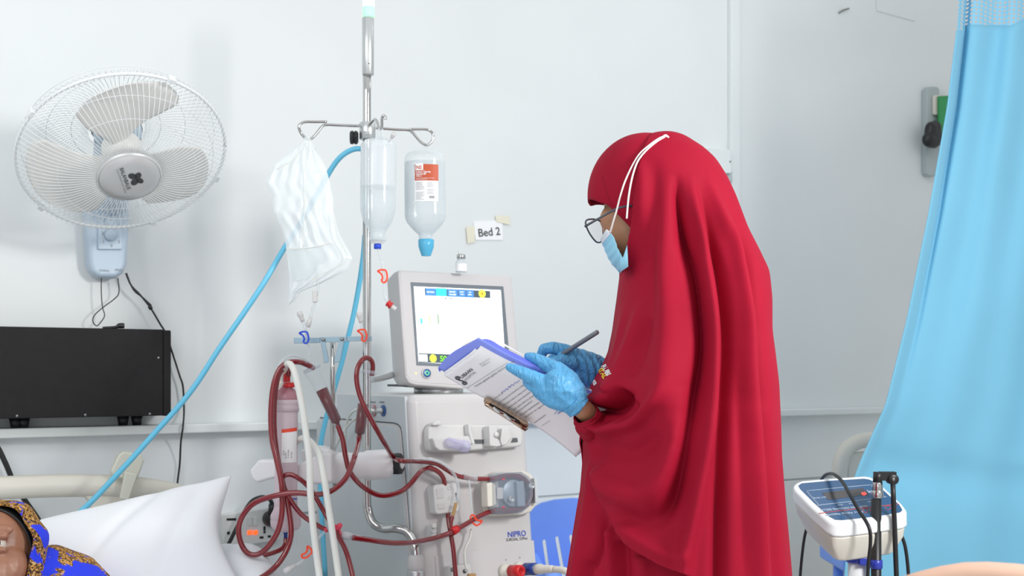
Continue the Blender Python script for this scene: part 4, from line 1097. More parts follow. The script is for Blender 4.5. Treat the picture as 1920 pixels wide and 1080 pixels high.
# wrinkled clear bag
t = thing('infusion_bag', 'crumpled clear plastic bag hanging from the hook above the dialyzer', 'bag', P(580, 560, 2.93))
left = [(255, 573), (270, 562), (308, 515), (343, 499), (371, 512), (396, 511), (428, 529), (459, 536), (523, 543), (572, 540)]
right = [(255, 577), (262, 584), (283, 592), (311, 610), (340, 618), (371, 625), (396, 625), (430, 634), (445, 640), (466, 652), (484, 661), (507, 651), (520, 625), (533, 599), (547, 562), (558, 559), (572, 541)]
def bagsurf(side, y0, y1, ny, nx, amp, seed, dd, shrink=0.0):
    g = np.random.default_rng(seed)
    ws = [(g.uniform(6, 42), g.uniform(-12, 12), g.uniform(0, 6), g.uniform(.3, 1)) for _ in range(12)]
    rows = []
    for i in range(ny + 1):
        y = y0 + (y1 - y0) * i / ny
        L = interp(y, [a for a, b in left], [b for a, b in left]); R = interp(y, [a for a, b in right], [b for a, b in right])
        L += shrink * (R - L); R -= shrink * (R - L)
        row = []
        for j in range(nx + 1):
            q = j / nx
            e = math.sin(math.pi * q) ** .6 * math.sin(math.pi * min(1, max(0, (y - y0 + 2) / (y1 - y0 + 4)))) ** .5
            w = sum(a * math.sin(f * q + h * y / 100 + ph) for f, h, ph, a in ws) / 6
            row.append(P(L + (R - L) * q, y, dd + side * (0.018 * e) + amp * w * e))
        rows.append(row)
    return rows
mb = MB(); mb.grid(bagsurf(-1, 256, 572, 70, 44, 0.011, 1, 2.932)); bag = obj('front_film', mb, M['film'], t)
mb = MB(); mb.grid(bagsurf(1, 256, 572, 40, 26, 0.014, 2, 2.940)); obj('back_film', mb, M['film'], t)
mb = MB()
pq = [(536, 466), (622, 462), (622, 486), (598, 507), (583, 521), (560, 545), (546, 524)]
rows = []
for i in range(13):
    y = 463 + 62 * i / 12
    L = interp(y, [463, 525], [536, 547]); R = interp(y, [463, 486, 507, 525], [622, 620, 600, 580])
    rows.append([P(L + (R - L) * j / 10, y, 2.922 - .012 * math.sin(math.pi * j / 10)) for j in range(11)])
mb.grid(rows); obj('fluid_pouch', mb, M['pouch'], t)
mb = MB()
for pts in ([(575, 262), (574, 330), (571, 400), (569, 463)], [(519, 318), (545, 303), (558, 290), (566, 268)], [(536, 466), (560, 466), (590, 463), (622, 455)], [(585, 530), (600, 515), (640, 497), (651, 482), (645, 466), (632, 440), (626, 400)], [(583, 262), (592, 282)]):
    mb.tube([P(x, y, 2.908) for x, y in pts], 0.0011, 6)
obj('weld_seam', mb, M['milky'], t)
mb = MB(); mb.tube([P(x, y, 2.93) for x, y in ((592, 505), (595, 525), (597, 540), (594, 552), (589, 570), (583, 592), (578, 606))], 0.0034, 8); obj('outlet_tube', mb, M['clear'], t)
mb = MB(); a_, b_ = P(592, 545, 2.93), P(589, 566, 2.93); mb.box((a_ + b_) / 2, (0.012, 0.012, 0.03)); obj('roller_clamp', mb, M['mpart'], t, 0.002)
mb = MB(); a_, b_ = P(583, 595, 2.93), P(576, 614, 2.93); mb.lathe(a_, b_ - a_, [(0.004, 0), (0.005, .008), (0.0065, .012), (0.0065, .024), (0.004, .026)], 14); obj('luer_cap', mb, M['mpart'], t)

# pale blue hoses
mb = MB(); mb.tube([P(x, y, d) for x, y, d in ((676, 279, 2.985), (668, 279, 2.985), (655, 283, 2.985), (640, 293, 2.985), (625, 311, 2.99), (605, 345, 2.99), (580, 390, 2.99), (555, 432, 2.985), (530, 470, 2.98), (495, 530, 2.95), (455, 590, 2.93), (410, 655, 2.91), (370, 717, 2.90), (335, 762, 2.89), (290, 812, 2.88), (250, 857, 2.87), (210, 900, 2.86), (175, 937, 2.85), (142, 968, 2.84), (100, 1010, 2.82))], 0.0068, 12, 5)
tag(obj('oxygen_hose', mb, M['hose']), 'long pale blue hose slanting from the pole clamp down to the pillow', 'hose')
mb = MB(); mb.tube([P(x, y, d) for x, y, d in ((684, 440, 3.04), (681, 480, 3.05), (674, 530, 3.06), (664, 585, 3.07), (652, 635, 3.08), (638, 690, 3.1), (622, 745, 3.12), (610, 790, 3.14), (602, 830, 3.15), (600, 880, 3.17), (603, 960, 3.18), (610, 1080, 3.18))], 0.0068, 12, 5)
tag(obj('supply_hose', mb, M['hose']), 'pale blue hose hanging straight down behind the steel pole', 'hose')
t = thing('medicine_vial', 'small glass vial with metal cap standing on top of the monitor', 'vial', P(865, 512, 3.17))
vb = P(864.5, 511.0, 3.17); k = 3.17 / F
mb = MB(); mb.lathe(vb, Z, [(10.5 * k, 0), (10.8 * k, .001), (10.8 * k, 18 * k), (7 * k, 24 * k), (6 * k, 27 * k), (6 * k, 29 * k)], 26); obj('glass', mb, M['clearplas'], t)
mb = MB(); mb.lathe(vb, Z, [(10.95 * k, 2 * k), (10.95 * k, 16 * k)], 26, caps=False); obj('label', mb, M['label'], t)
mb = MB(); mb.lathe(vb, Z, [(7 * k, 25 * k), (8.4 * k, 26 * k), (8.4 * k, 33 * k), (7 * k, 34 * k)], 24); obj('cap', mb, M['steel'], t)
mb = MB(); mb.tube([vb + Z * 33 * k - Vector((4 * k, 0, 0)), vb + Z * 39 * k - Vector((5 * k, 0, 0))], 0.0009, 6, 1); obj('cap_tab', mb, M['steel'], t)

# ---------------------------------------------------------------- dialyzer holder, dialyzer, drip chambers
t = thing('dialyzer_holder', 'white clamp arm with black knob holding the dialyzer beside the pole', 'holder', P(690, 870, 2.94))
mb = MB(); a_, b_ = P(727, 870, 2.95), P(612, 878, 2.87); L = (b_ - a_).length
mb.lathe(a_, b_ - a_, [(0.030, -0.006), (0.0365, 0.0), (0.0375, 0.008), (0.0375, 0.055), (0.034, 0.062), (0.034, 0.10), (0.037, 0.11), (0.037, L), (0.030, L + .01)], 32); arm = obj('arm', mb, M['arm'], t)
mb = MB(); HP = Plane(P(560, 885, 2.83), Vector((-.15, -1, 0)), (1, -.15, 0))
plate(mb, HP, [(466, 884), (484, 862), (514, 862), (520, 866), (556, 872), (575, 862), (612, 846), (622, 852), (622, 905), (600, 908), (575, 908), (560, 904), (512, 897), (480, 906), (472, 898)], 0.03, 0.035); obj('jaw', mb, M['arm'], t, 0.008, 4)
mb = MB(); plate(mb, HP, [(560, 846), (574, 840), (580, 836), (600, 838), (622, 846), (622, 880), (570, 882)], -0.01, 0.05); obj('rear_jaw', mb, M['arm'], t, 0.008, 4)
mb = MB(); o = P(727, 870, 2.95); d_ = (a_ - b_).normalized(); d_ = (d_ + Vector((0, -0.75, 0))).normalized()
mb.lathe(o - d_ * .0, d_, [(0.018, 0.012), (0.027, 0.016), (0.028, 0.026), (0.027, 0.036), (0.021, 0.038)], 9); kn = obj('knob', mb, M['black'], t, 0.002)
mb = MB(); mb.lathe(o + d_ * .036, d_, [(0.0125, 0), (0.0125, 0.004), (0.0105, 0.0055)], 20); obj('knob_cap', mb, M['arm'], kn)
mb = MB(); mb.tube([P(624, 640, 2.86), P(624, 700, 2.86), P(624, 850, 2.86)], 0.0062, 12, 1); mb.lathe(P(627, 903, 2.88), -Z, [(0.008, -.004), (0.008, .004), (0.005, .005), (0.005, .011)], 8); rod = obj('bracket_rod', mb, M['steel'], t)
mb = MB(); BP_ = Plane(P(624, 637, 2.855), (0, -1, 0), (1, 0, 0))
for poly in ([(551, 633), (600, 633), (600, 643), (551, 644)], [(600, 632), (650, 631), (650, 641), (600, 642)], [(650, 631), (697, 630), (697, 639), (650, 640)]): plate(mb, BP_, poly, 0.004 if poly[0][0] != 600 else 0.007, 0.004)
obj('bracket_bar', mb, M['barsteel'], t, 0.001)
for poly in ([(601, 640), (609, 639), (616, 672), (616, 679), (607, 681), (607, 674)], [(637, 639), (645, 639), (639, 672), (637, 679), (627, 680), (627, 673)]):
    mb = MB(); plate(mb, BP_, poly, 0.012, 0.004); obj('line_clip', mb, M['barsteel'], t, 0.001)
for x, y in ((606, 637), (641, 636)):
    mb = MB(); mb.lathe(BP_.hit(x, y, 0.011), (0, -1, 0), [(0.0045, 0), (0.0045, 0.002), (0.002, 0.003)], 14); obj('rivet', mb, M['screw'], t)

t = thing('dialyzer', 'pinkish cylindrical dialyzer filter with white label clamped in the holder', 'dialyzer', P(536, 1000, 2.78))
k = 2.78 / F; top, bot = P(538, 700, 2.78), P(535.5, 1012, 2.78); ax = (bot - top).normalized()
def dp(lst): return [(r * k, (y - 700) * k) for r, y in lst]
mb = MB(); mb.lathe(top, ax, dp([(19, 765), (21, 772), (21.3, 800), (21.3, 940), (22, 948), (20, 952)]), 36); obj('case', mb, M['dialyzer'], t)
mb = MB(); mb.lathe(top, ax, dp([(24.5, 749), (25.5, 751), (25.5, 757), (24, 759), (24.5, 761), (24.5, 766), (22, 772), (20, 772)]), 36); obj('flange', mb, M['dialyzer'], t)
mb = MB(); mb.lathe(top, ax, dp([(21, 945), (23, 955), (28, 965), (28.5, 972), (27.5, 974), (28.5, 976), (28, 985), (24, 992), (12, 997)]), 36); obj('flange', mb, M['dialyzer'], t)
mb = MB(); mb.lathe(top, ax, dp([(6, 716), (7, 722), (10, 726), (19, 734), (24, 744), (24.5, 750)]), 36); obj('header_cap', mb, M['dialcap'], t)
mb = MB(); mb.lathe(top, ax, dp([(7.5, 716), (8.5, 717), (8.5, 719), (7, 720), (8.5, 721), (8.5, 723), (7, 724)]), 24); obj('port_thread', mb, M['clearplas'], t)
mb = MB(); mb.lathe(P(544, 722, 2.775), (0, -.1, 1), [(0.026 * .62, -.004), (0.017, 0.0), (0.014, 0.006)], 28); obj('sealing_ring', mb, M['red'], t)
mb = MB(); mb.lathe(top, ax, dp([(5, 692), (6.5, 695), (6.5, 720), (5, 722)]), 12); obj('blood_connector', mb, M['red'], t, 0.0006)
mb = MB(); mb.lathe(top, ax, dp([(4.5, 996), (4.5, 1000), (3.6, 1001), (3.6, 1014)]), 16); obj('return_connector', mb, M['navy'], t)
lrows = []
for y in (808, 835, 862, 866):
    lrows.append([top + ax * ((y - 700) * k) + Vector((math.sin(a), -math.cos(a), 0)) * (21.8 * k) for a in np.linspace(-0.22, 1.25, 12)])
mb = MB(); mb.grid(lrows); lb = obj('label', mb, M['label'], t)
lrows = []
for y in (804, 810.5):
    lrows.append([top + ax * ((y - (3 * q)) - 700) * k + Vector((math.sin(a), -math.cos(a), 0)) * (22.0 * k) for q, a in zip(np.linspace(0, 1, 12), np.linspace(-0.22, 1.25, 12))])
mb = MB(); mb.grid(lrows); obj('label_band', mb, M['labelorange'], lb)
mb = MB()
def dt(py, ang): return top + ax * ((py - 700) * k) + Vector((math.sin(ang), -math.cos(ang), 0)) * (22.1 * k)
for s, a0, y0, h in (('17 00 8286', .42, 858, 3.6), ('80 8286', .20, 858, 3.4), ('88 L83', .02, 852, 3.2), ('SN REF', .70, 858, 4)):
    mb.text(s, h, lambda x, y: dt(y0 - x, a0 - y / 21.8))
obj('small_print', mb, M['inkgrey'], lb)
mb = MB(); mb.tube([top + ax * ((930 + 5 * math.sin(a) - 700) * k) + Vector((math.sin(a), -math.cos(a), 0)) * (22.4 * k) for a in np.linspace(-.3, 1.3, 14)], 0.0016, 8, 1); obj('blue_band', mb, M['blueplastic'], t)

def chamber(name, label, a, b, d, r_cap, r_top, r_bot, fill):
    """drip chamber hanging between two pixel points"""
    A, B = P(*a, d), P(*b, d); k = d / F; L = (B - A).length; ax = (B - A).normalized()
    t = thing(name, label, 'drip chamber', B)
    mb = MB(); mb.lathe(A, ax, [(r_top * .9 * k, -.006), (r_cap * k, -.005), (r_cap * 1.02 * k, 0.0), (r_cap * k, 0.006), (r_top * 1.25 * k, .010), (r_top * 1.1 * k, .02), (r_top * k, .034), (r_bot * k, L - .006), (r_bot * 1.08 * k, L - .005), (r_bot * 1.08 * k, L), (r_bot * .5 * k, L + .004), (0.0045, L + .012), (0.0042, L + .018)], 28); obj('chamber_wall', mb, M['wallclear'], t)
    mb = MB(); f0 = L * fill; rt = (r_top + (r_bot - r_top) * fill) * .93
    mb.lathe(A, ax, [(rt * k, f0), (r_bot * .93 * k, L - .003), (r_bot * .5 * k, L), (0.0036, L + .006), (0.0036, L + .018)], 26); obj('blood', mb, M['blooddark'], t)
    mb = MB(); mb.lathe(A, ax, [(r_cap * .98 * k, -.008), (r_cap * 1.05 * k, -.007), (r_cap * 1.05 * k, -.001), (r_cap * .98 * k, 0)], 28); obj('cap', mb, M['clearplas'], t)
    return t, A, ax
c1, A1, X1 = chamber('drip_chamber', 'slanting drip chamber half full of blood beside the dialyzer', (586, 694), (632, 792), 2.80, 16.5, 13, 10.5, 0.37)
c2, A2, X2 = chamber('drip_chamber', 'upright drip chamber half full of blood in front of the pole', (689, 700), (674, 814), 2.84, 16, 12, 10.5, 0.50)
for par, pts, d, clampxy, m in ((c1, [(583, 690), (580, 665), (577, 640), (573, 618), (568, 603), (563, 590)], 2.80, (571, 632), 'blueplastic'), (c2, [(690, 694), (686, 670), (682, 645), (680, 625), (677, 605), (673, 588)], 2.84, (680, 628), 'orange')):
    mb = MB(); mb.tube([P(x, y, d) for x, y in pts], 0.0032, 8); ln = obj('service_line', mb, M['clear'], par)
    mb = MB(); a_, b_ = P(*pts[-2], d), P(*pts[-1], d); mb.lathe(a_, b_ - a_, [(0.0045, 0), (0.0055, .006), (0.0055, .012), (0.007, .014), (0.007, .024), (0.005, .026)], 12); obj('line_cap', mb, M['mpart'], ln)
    clampf(clampxy[0], clampxy[1], d - .012, math.radians(0), 0.72, m, par)

# ---------------------------------------------------------------- blood lines
def blood(name, label, pts, r=0.0063, m='blood', extra=None):
    mb = MB(); mb.tube([P(*p) for p in pts], r, 12, 6)
    o = obj(name, mb, M[m]); tag(o, label, 'tube'); return o
b1 = blood('blood_line', 'dark red line looping wide from the slanting chamber to the upright one',
    [(588, 690, 2.79), (580, 686, 2.78), (573, 683, 2.77), (562, 679, 2.75), (544, 679, 2.735), (530, 686, 2.73), (520, 700, 2.725), (512, 727, 2.72), (508, 774, 2.715), (510, 823, 2.71), (518, 860, 2.705), (527, 901, 2.70), (529, 933, 2.70), (528, 966, 2.70), (520, 998, 2.70), (501, 1027, 2.70), (481, 1040, 2.70), (462, 1035, 2.70), (450, 1013, 2.70), (448, 986, 2.70), (459, 961, 2.70), (481, 941, 2.69), (522, 928, 2.68), (554, 924, 2.68), (595, 927, 2.68), (624, 919, 2.69), (648, 897, 2.71), (661, 868, 2.74), (668, 845, 2.79), (672, 828, 2.83), (674, 818, 2.84)], 0.0064)
b2 = blood('blood_line', 'dark red line running from the red dialyzer top connector down out of view',
    [(540, 705, 2.777), (541, 694, 2.775), (537, 688, 2.77), (530, 692, 2.76), (521, 707, 2.75), (515, 745, 2.735), (514, 800, 2.732), (519, 850, 2.732), (528, 895, 2.725), (535, 925, 2.72), (542, 960, 2.715), (546, 995, 2.71), (542, 1020, 2.71), (532, 1042, 2.70), (515, 1064, 2.69), (490, 1083, 2.66), (450, 1105, 2.62)], 0.0064)
b3 = blood('blood_line', 'dark red line curving from the blue dialyzer bottom connector behind the pillow',
    [(535.5, 1010, 2.78), (535, 1020, 2.775), (527, 1030, 2.765), (503, 1039, 2.75), (470, 1043, 2.74), (437, 1048, 2.72), (400, 1056, 2.70)], 0.0058)
def mix(pts, r, name, label):
    """points given as (px, py, depth) or as (px, py, height above the machine front, 'f')"""
    q = [FRONT.hit(p[0], p[1], p[2]) if len(p) == 4 else P(*p) for p in pts]
    mb = MB(); mb.tube(q, r, 12, 6); o = obj(name, mb, M['blood']); return tag(o, label, 'tube')
b4 = mix([(633, 797, 2.80), (637, 808, 2.80), (643, 826, 2.80), (648, 856, 2.80), (657, 886, 2.80), (681, 913, 2.80), (713, 929, 2.82), (746, 924, 2.84), (768, 909, 2.86), (787, 886, 2.88), (799, 879, .06, 'f'), (808, 878, .055, 'f'), (822, 885, .05, 'f'), (831, 896, .04, 'f'), (834, 910, .03, 'f')], 0.0062, 'blood_line', 'dark red line sagging from the slanting chamber into the bubble detector')
b5 = mix([(840, 958, .025, 'f'), (841, 975, .035, 'f'), (845, 1000, .045, 'f'), (850, 1030, .05, 'f'), (854, 1075, .05, 'f'), (858, 1130, .05, 'f')], 0.0062, 'blood_line', 'dark red line dropping straight down out of the bubble detector')
b6 = mix([(697, 704, 2.84), (699, 690, 2.835), (697, 677, 2.825), (689, 671, 2.815), (679, 675, 2.805), (670, 692, 2.795), (669, 715, 2.79), (675, 742, 2.79), (687, 770, 2.79), (705, 803, 2.80), (722, 833, 2.84), (738, 858, 2.93), (752, 864, .10, 'f'), (780, 865, .07, 'f'), (800, 866, .06, 'f'), (820, 870, .055, 'f'), (838, 881, .05, 'f'), (857, 892, .048, 'f'), (883, 897, .046, 'f'), (905, 898, .045, 'f'), (926, 898, .044, 'f')], 0.0062, 'blood_line', 'dark red line looping over the upright chamber and on to the blood pump')
mb = MB(); mb.tube([FRONT.hit(x, y, .047) for x, y in ((868, 894), (893, 898))], 0.0078, 12, 1); obj('tube_sleeve', mb, M['clearplas'], b6)
mb = MB(); mb.tube([FRONT.hit(x, y, .05) for x, y in ((879, 899), (882, 925), (884, 950), (888, 972))], 0.0028, 8); obj('side_tube', mb, M['clear'], b6)
b7 = mix([(928, 957, .044, 'f'), (912, 962, .045, 'f'), (895, 970, .048, 'f'), (873, 983, .05, 'f'), (848, 997, .06, 'f'), (822, 1007, .062, 'f'), (790, 1014, .085, 'f'), (760, 1018, 2.80), (725, 1017, 2.76), (690, 1012, 2.73), (660, 1008, 2.71)], 0.0064, 'blood_line', 'dark red line with orange clamp between the pump and the white connector')
cl = clampf(892, 975, (FRONT.hit(892, 975, .055)).y, math.radians(150), 0.72, 'orange', b7)
mb = MB(); mb.tube([FRONT.hit(848, 997, .06), FRONT.hit(858, 991, .058)], 0.0105, 14, 1); obj('tee_joint', mb, M['red'], b7)
mb = MB(); mb.lathe(P(636, 1002, 2.70), P(680, 1011, 2.725) - P(636, 1002, 2.70), [(0.005, 0), (0.009, .004), (0.010, .015), (0.0095, .025), (0.006, .036), (0.0075, .042), (0.0075, .056)], 18); obj('cannula_connector', mb, M['clearplas'], b7)
mb = MB(); mb.lathe(P(636, 1003, 2.70), P(680, 1011, 2.725) - P(636, 1003, 2.70), [(0.004, .003), (0.0086, .006), (0.0086, .02), (0.003, .03)], 16); obj('white_wing', mb, M['mpart'], b7)
b8 = mix([(611, 993, 2.72), (595, 985, 2.72), (566, 965, 2.72), (545, 938, 2.72), (532, 912, 2.72), (529, 899, 2.72), (535, 891, 2.72), (546, 890, 2.72), (559, 896, 2.72), (573, 907, 2.73), (584, 920, 2.74), (596, 939, 2.74), (612, 967, 2.73), (625, 988, 2.71), (631, 998, 2.70)], 0.0058, 'blood_line', 'dark red line making a tight hairpin loop under the holder jaw')
mb = MB(); mb.lathe(P(626, 985, 2.695), P(636, 1006, 2.695) - P(626, 985, 2.695), [(0.006, 0), (0.009, .004), (0.009, .022), (0.006, .03)], 12)
mb.lathe(P(632, 992, 2.69), P(638, 984, 2.68) - P(632, 992, 2.69), [(0.006, 0), (0.007, .01), (0.005, .018)], 10); obj('red_joint', mb, M['pinkred'], b8)
b9 = mix([(631, 996, 2.69), (636, 1008, 2.69), (648, 1032, 2.69), (656, 1058, 2.68), (663, 1090, 2.66), (668, 1140, 2.62)], 0.006, 'blood_line', 'dark red line dropping straight down from the pink joint')
t = thing('side_line', 'thin clear side line with orange clamp and white cap under the hoses', 'tube', P(575, 1040, 2.7))
mb = MB(); mb.tube([P(x, y, 2.695) for x, y in ((613, 993), (600, 1006), (588, 1022), (578, 1036), (566, 1052), (552, 1061), (544, 1066))], 0.0034, 8); obj('tube', mb, M['clear'], t)
clampf(575, 1036, 2.685, math.radians(58), 0.72, 'orange', t)
mb = MB(); mb.lathe(P(544, 1066, 2.695), P(530, 1074, 2.695) - P(544, 1066, 2.695), [(0.005, -.014), (0.0055, -.002), (0.008, 0), (0.008, .014), (0.006, .017)], 14); obj('cap', mb, M['mpart'], t)
mb = MB(); mb.lathe(P(609, 995, 2.695), P(620, 990, 2.695) - P(609, 995, 2.695), [(0.005, 0), (0.006, .006)], 12); obj('joint', mb, M['pinkred'], t)
# clear thin loop over the dialyzer and white dialysate hoses
mb = MB(); mb.tube([P(x, y, d) for x, y, d in ((588, 688, 2.79), (578, 680, 2.78), (568, 672, 2.77), (553, 667, 2.76), (540, 669, 2.75), (528, 678, 2.745), (518, 697, 2.74), (512, 725, 2.74), (510, 770, 2.745), (512, 800, 2.75))], 0.0034, 8)
tag(obj('heparin_line', mb, M['clear']), 'thin clear line arching over the dialyzer from the slanting chamber', 'tube')
mb = MB(); mb.tube([P(x, y, d) for x, y, d in ((531, 725, 2.815), (531, 706, 2.80), (534, 690, 2.76), (540, 682, 2.72), (548, 688, 2.70), (556, 712, 2.69), (566, 760, 2.68), (574, 815, 2.67), (580, 864, 2.66), (582, 925, 2.65), (587, 986, 2.64), (594, 1045, 2.63), (600, 1090, 2.61), (606, 1150, 2.58))], 0.0077, 14, 6)
h1 = tag(obj('dialysate_hose', mb, M['milky']), 'milky white hose rising over the dialyzer top and hanging in front', 'hose')
mb = MB(); mb.lathe(P(531, 735, 2.825), P(531, 704, 2.80) - P(531, 735, 2.825), [(0.008, 0), (0.0115, .006), (0.0115, .026), (0.0095, .034)], 18); obj('hose_coupling', mb, M['mcream'], h1)
mb = MB(); mb.tube([P(x, y, d) for x, y, d in ((556, 828, 2.80), (566, 822, 2.77), (576, 824, 2.74), (588, 835, 2.71), (599, 856, 2.69), (608, 900, 2.67), (615, 945, 2.66), (622, 990, 2.65), (630, 1045, 2.64), (636, 1090, 2.62), (642, 1150, 2.58))], 0.0077, 14, 6)
tag(obj('dialysate_hose', mb, M['milky']), 'milky white hose emerging from behind the holder jaw and hanging down', 'hose')
# clear return line on the machine front
mb = MB(); mb.tube([FRONT.hit(x, y, w) for x, y, w in ((752, 868, .1), (778, 862, .075), (803, 861, .07), (826, 867, .066), (846, 882, .062), (857, 903, .058), (859, 925, .056), (855, 943, .055))], 0.0042, 10); vl = obj('venous_line', mb, M['clear']); tag(vl, 'clear tube arching past the bubble detector into the red joint', 'tube')
mb = MB(); mb.tube([FRONT.hit(x, y, .056) for x, y in ((855, 943), (852, 955), (849, 968))], 0.0043, 10); obj('amber_section', mb, M['brown'], vl)
mb = MB(); mb.tube([FRONT.hit(x, y, .057) for x, y in ((849, 968), (846, 980), (846, 996))], 0.0045, 10); obj('blood_section', mb, M['blood'], vl)
t = thing('syringe_cap', 'clear lilac plastic capsule lying in the tray of the machine front', 'capsule', FRONT.hit(860, 835, .05))
a_, b_ = FRONT.hit(838, 829, .06), FRONT.hit(876, 838, .07)
mb = MB(); mb.lathe(a_, b_ - a_, [(0.006, -.004), (0.013, .002), (0.0125, .035), (0.015, .04), (0.015, (b_ - a_).length + .002), (0.009, (b_ - a_).length + .006)], 16); obj('shell', mb, M['purple'], t)
mb = MB(); mb.lathe(b_, b_ - a_, [(0.006, -.01), (0.006, .009), (0.003, .009)], 12); obj('core', mb, M['mgrey'], t)

# ---------------------------------------------------------------- the woman writing
WD = 2.2
woman = thing('person', 'woman in long maroon headscarf with mask, glasses and blue gloves writing on a clipboard', 'person', (0.29, WD, 0))
outL = [(249, 1250), (251, 1228), (256, 1208), (265, 1185), (280, 1160), (300, 1140), (330, 1124), (370, 1116), (400, 1118), (440, 1134), (480, 1156), (500, 1163), (520, 1163), (560, 1158), (620, 1150), (660, 1142), (690, 1129), (715, 1114), (735, 1104), (748, 1101), (765, 1104), (780, 1100), (800, 1091), (830, 1088), (850, 1092), (870, 1094), (920, 1090), (960, 1083), (1010, 1075), (1080, 1064), (1300, 1040), (1847, 1030)]
outR = [(249, 1252), (251, 1266), (256, 1280), (264, 1294), (280, 1318), (300, 1340), (335, 1362), (370, 1378), (430, 1400), (470, 1420), (510, 1438), (560, 1442), (620, 1441), (660, 1446), (720, 1453), (800, 1456), (850, 1457), (930, 1463), (1000, 1470), (1080, 1477), (1300, 1495), (1847, 1510)]
outB = [(249, .004), (252, .026), (260, .05), (280, .076), (310, .096), (350, .108), (420, .118), (480, .132), (540, .165), (600, .19), (700, .215), (800, .235), (900, .245), (1080, .25), (1300, .255), (1847, .27)]
def tab(T, y): return np.interp(y, [a for a, _ in T], [b for _, b in T])
def smooth_tab(T, ys, w=5):
    """smooth curve through the table, kept exact near the crown"""
    g = np.arange(200, 1900, 1.0); v = tab(T, g); n = 2 * w + 1
    k = np.hanning(n + 2)[1:-1]; k /= k.sum()
    o = np.convolve(np.pad(v, w, mode='edge'), k, 'valid')
    f = np.clip((ys - 262) / 40, 0, 1)
    return np.interp(ys, g, o) * f + tab(T, ys) * (1 - f)

def seg_dist(X, Y, pts):
    """distance to a polyline, fraction along it and side"""
    best = np.full(X.shape, 1e9); frac = np.zeros(X.shape); sgn = np.zeros(X.shape)
    pts = np.array(pts, float); n = len(pts) - 1
    for i in range(n):
        a, b = pts[i], pts[i + 1]; d = b - a; L2 = d @ d
        t = np.clip(((X - a[0]) * d[0] + (Y - a[1]) * d[1]) / L2, 0, 1)
        cx, cy = a[0] + t * d[0], a[1] + t * d[1]
        dd = np.hypot(X - cx, Y - cy); m = dd < best
        best[m] = dd[m]; frac[m] = ((i + t) / n)[m]
        sgn[m] = (d[0] * (Y - a[1]) - d[1] * (X - a[0]))[m]
    return best, frac, np.sign(sgn)

def folds_field(X, Y, folds):
    H = np.zeros(X.shape)
    for pts, w, A, ends in folds:
        p = [Vector((a, b, 0)) for a, b in pts]
        if len(p) > 2: p, _ = catmull(p, 4)
        d, f, s = seg_dist(X, Y, [(q.x, q.y) for q in p])
        e = 1.0
        if ends[0]: q = np.clip(f / ends[0], 0, 1); e = e * q * q * (3 - 2 * q)
        if ends[1]: q = np.clip((1 - f) / ends[1], 0, 1); e = e * q * q * (3 - 2 * q)
        if isinstance(w, tuple): w = np.interp(f, [0, 1], w)
        H += A * np.exp(-(d / w) ** 2) * e
    return H

def drape(ys, folds, front_edge=None, inset=0.0, nn=190, nf=60, far_amp=0.010, left_tab=outL, right_tab=outR, bscale=1.0):
    ys = np.array(ys, float)
    L = smooth_tab(left_tab, ys, 7); R = smooth_tab(right_tab, ys, 16); B = smooth_tab(outB, ys, 45) * bscale
    L = L + inset; R = R - inset; B = np.maximum(B - inset / 1000.0 * 1.6, 0.003)
    th_n = np.linspace(0, math.pi, nn); th_n = th_n - 0.12 * np.sin(2 * th_n)
    th_f = np.linspace(math.pi, 2 * math.pi, nf + 1)[1:]
    th = np.concatenate([th_n, th_f]); m = len(th)
    T0 = np.zeros(len(ys))
    if front_edge is not None:
        E = np.interp(ys, [a for a, _ in front_edge], [b for _, b in front_edge])
        xc, a = (L + R) / 2, (R - L) / 2
        T0 = np.arccos(np.clip((xc - E) / np.maximum(a, 1), -1, 1))
        T0 = np.where(E > L + 1, T0, 0.0)
    TH = np.repeat(th[None, :], len(ys), 0)
    OPEN = (TH < T0[:, None] - 1e-9) | (TH > 2 * math.pi - T0[:, None] + 1e-9)
    lastn = (TH < T0[:, None]) & (np.roll(TH, -1, 1) >= T0[:, None]) & (T0[:, None] > 0)
    TH = np.where(lastn, T0[:, None], TH); OPEN &= ~lastn
    xc, a = ((L + R) / 2)[:, None], ((R - L) / 2)[:, None]
    PX = xc - a * np.cos(TH); YW = WD - B[:, None] * np.sin(TH)
    PY = np.repeat(ys[:, None], m, 1)
    X = (PX - 960) / 1000.0; Zc = EYE - (PY - HOR) / 1000.0
    nx = -np.cos(TH) / np.maximum(a / 1000.0, .02); ny = -np.sin(TH) / np.maximum(B[:, None], .02)
    ln = np.hypot(nx, ny); nx /= ln; ny /= ln
    # where the undisplaced point is seen
    SX = 960 + X / YW * F; SY = HOR - (Zc - EYE) / YW * F
    # fold maps are drawn in body pixels (1 px = 1 mm at the figure), seen shifted by nearness
    near = np.clip(np.sin(TH), 0, 1)
    H = folds_field(SX, SY, folds) * np.clip(near * 3, 0, 1)
    far = np.clip(-np.sin(TH), 0, 1)
    H += far * far_amp * np.sin(TH * 9 + PY * 0.002) * np.clip((PY - 380) / 200, 0, 1)
    X2 = X + nx * H; Y2 = YW + ny * H
    return X2, Y2, Zc, SX, SY, near, OPEN

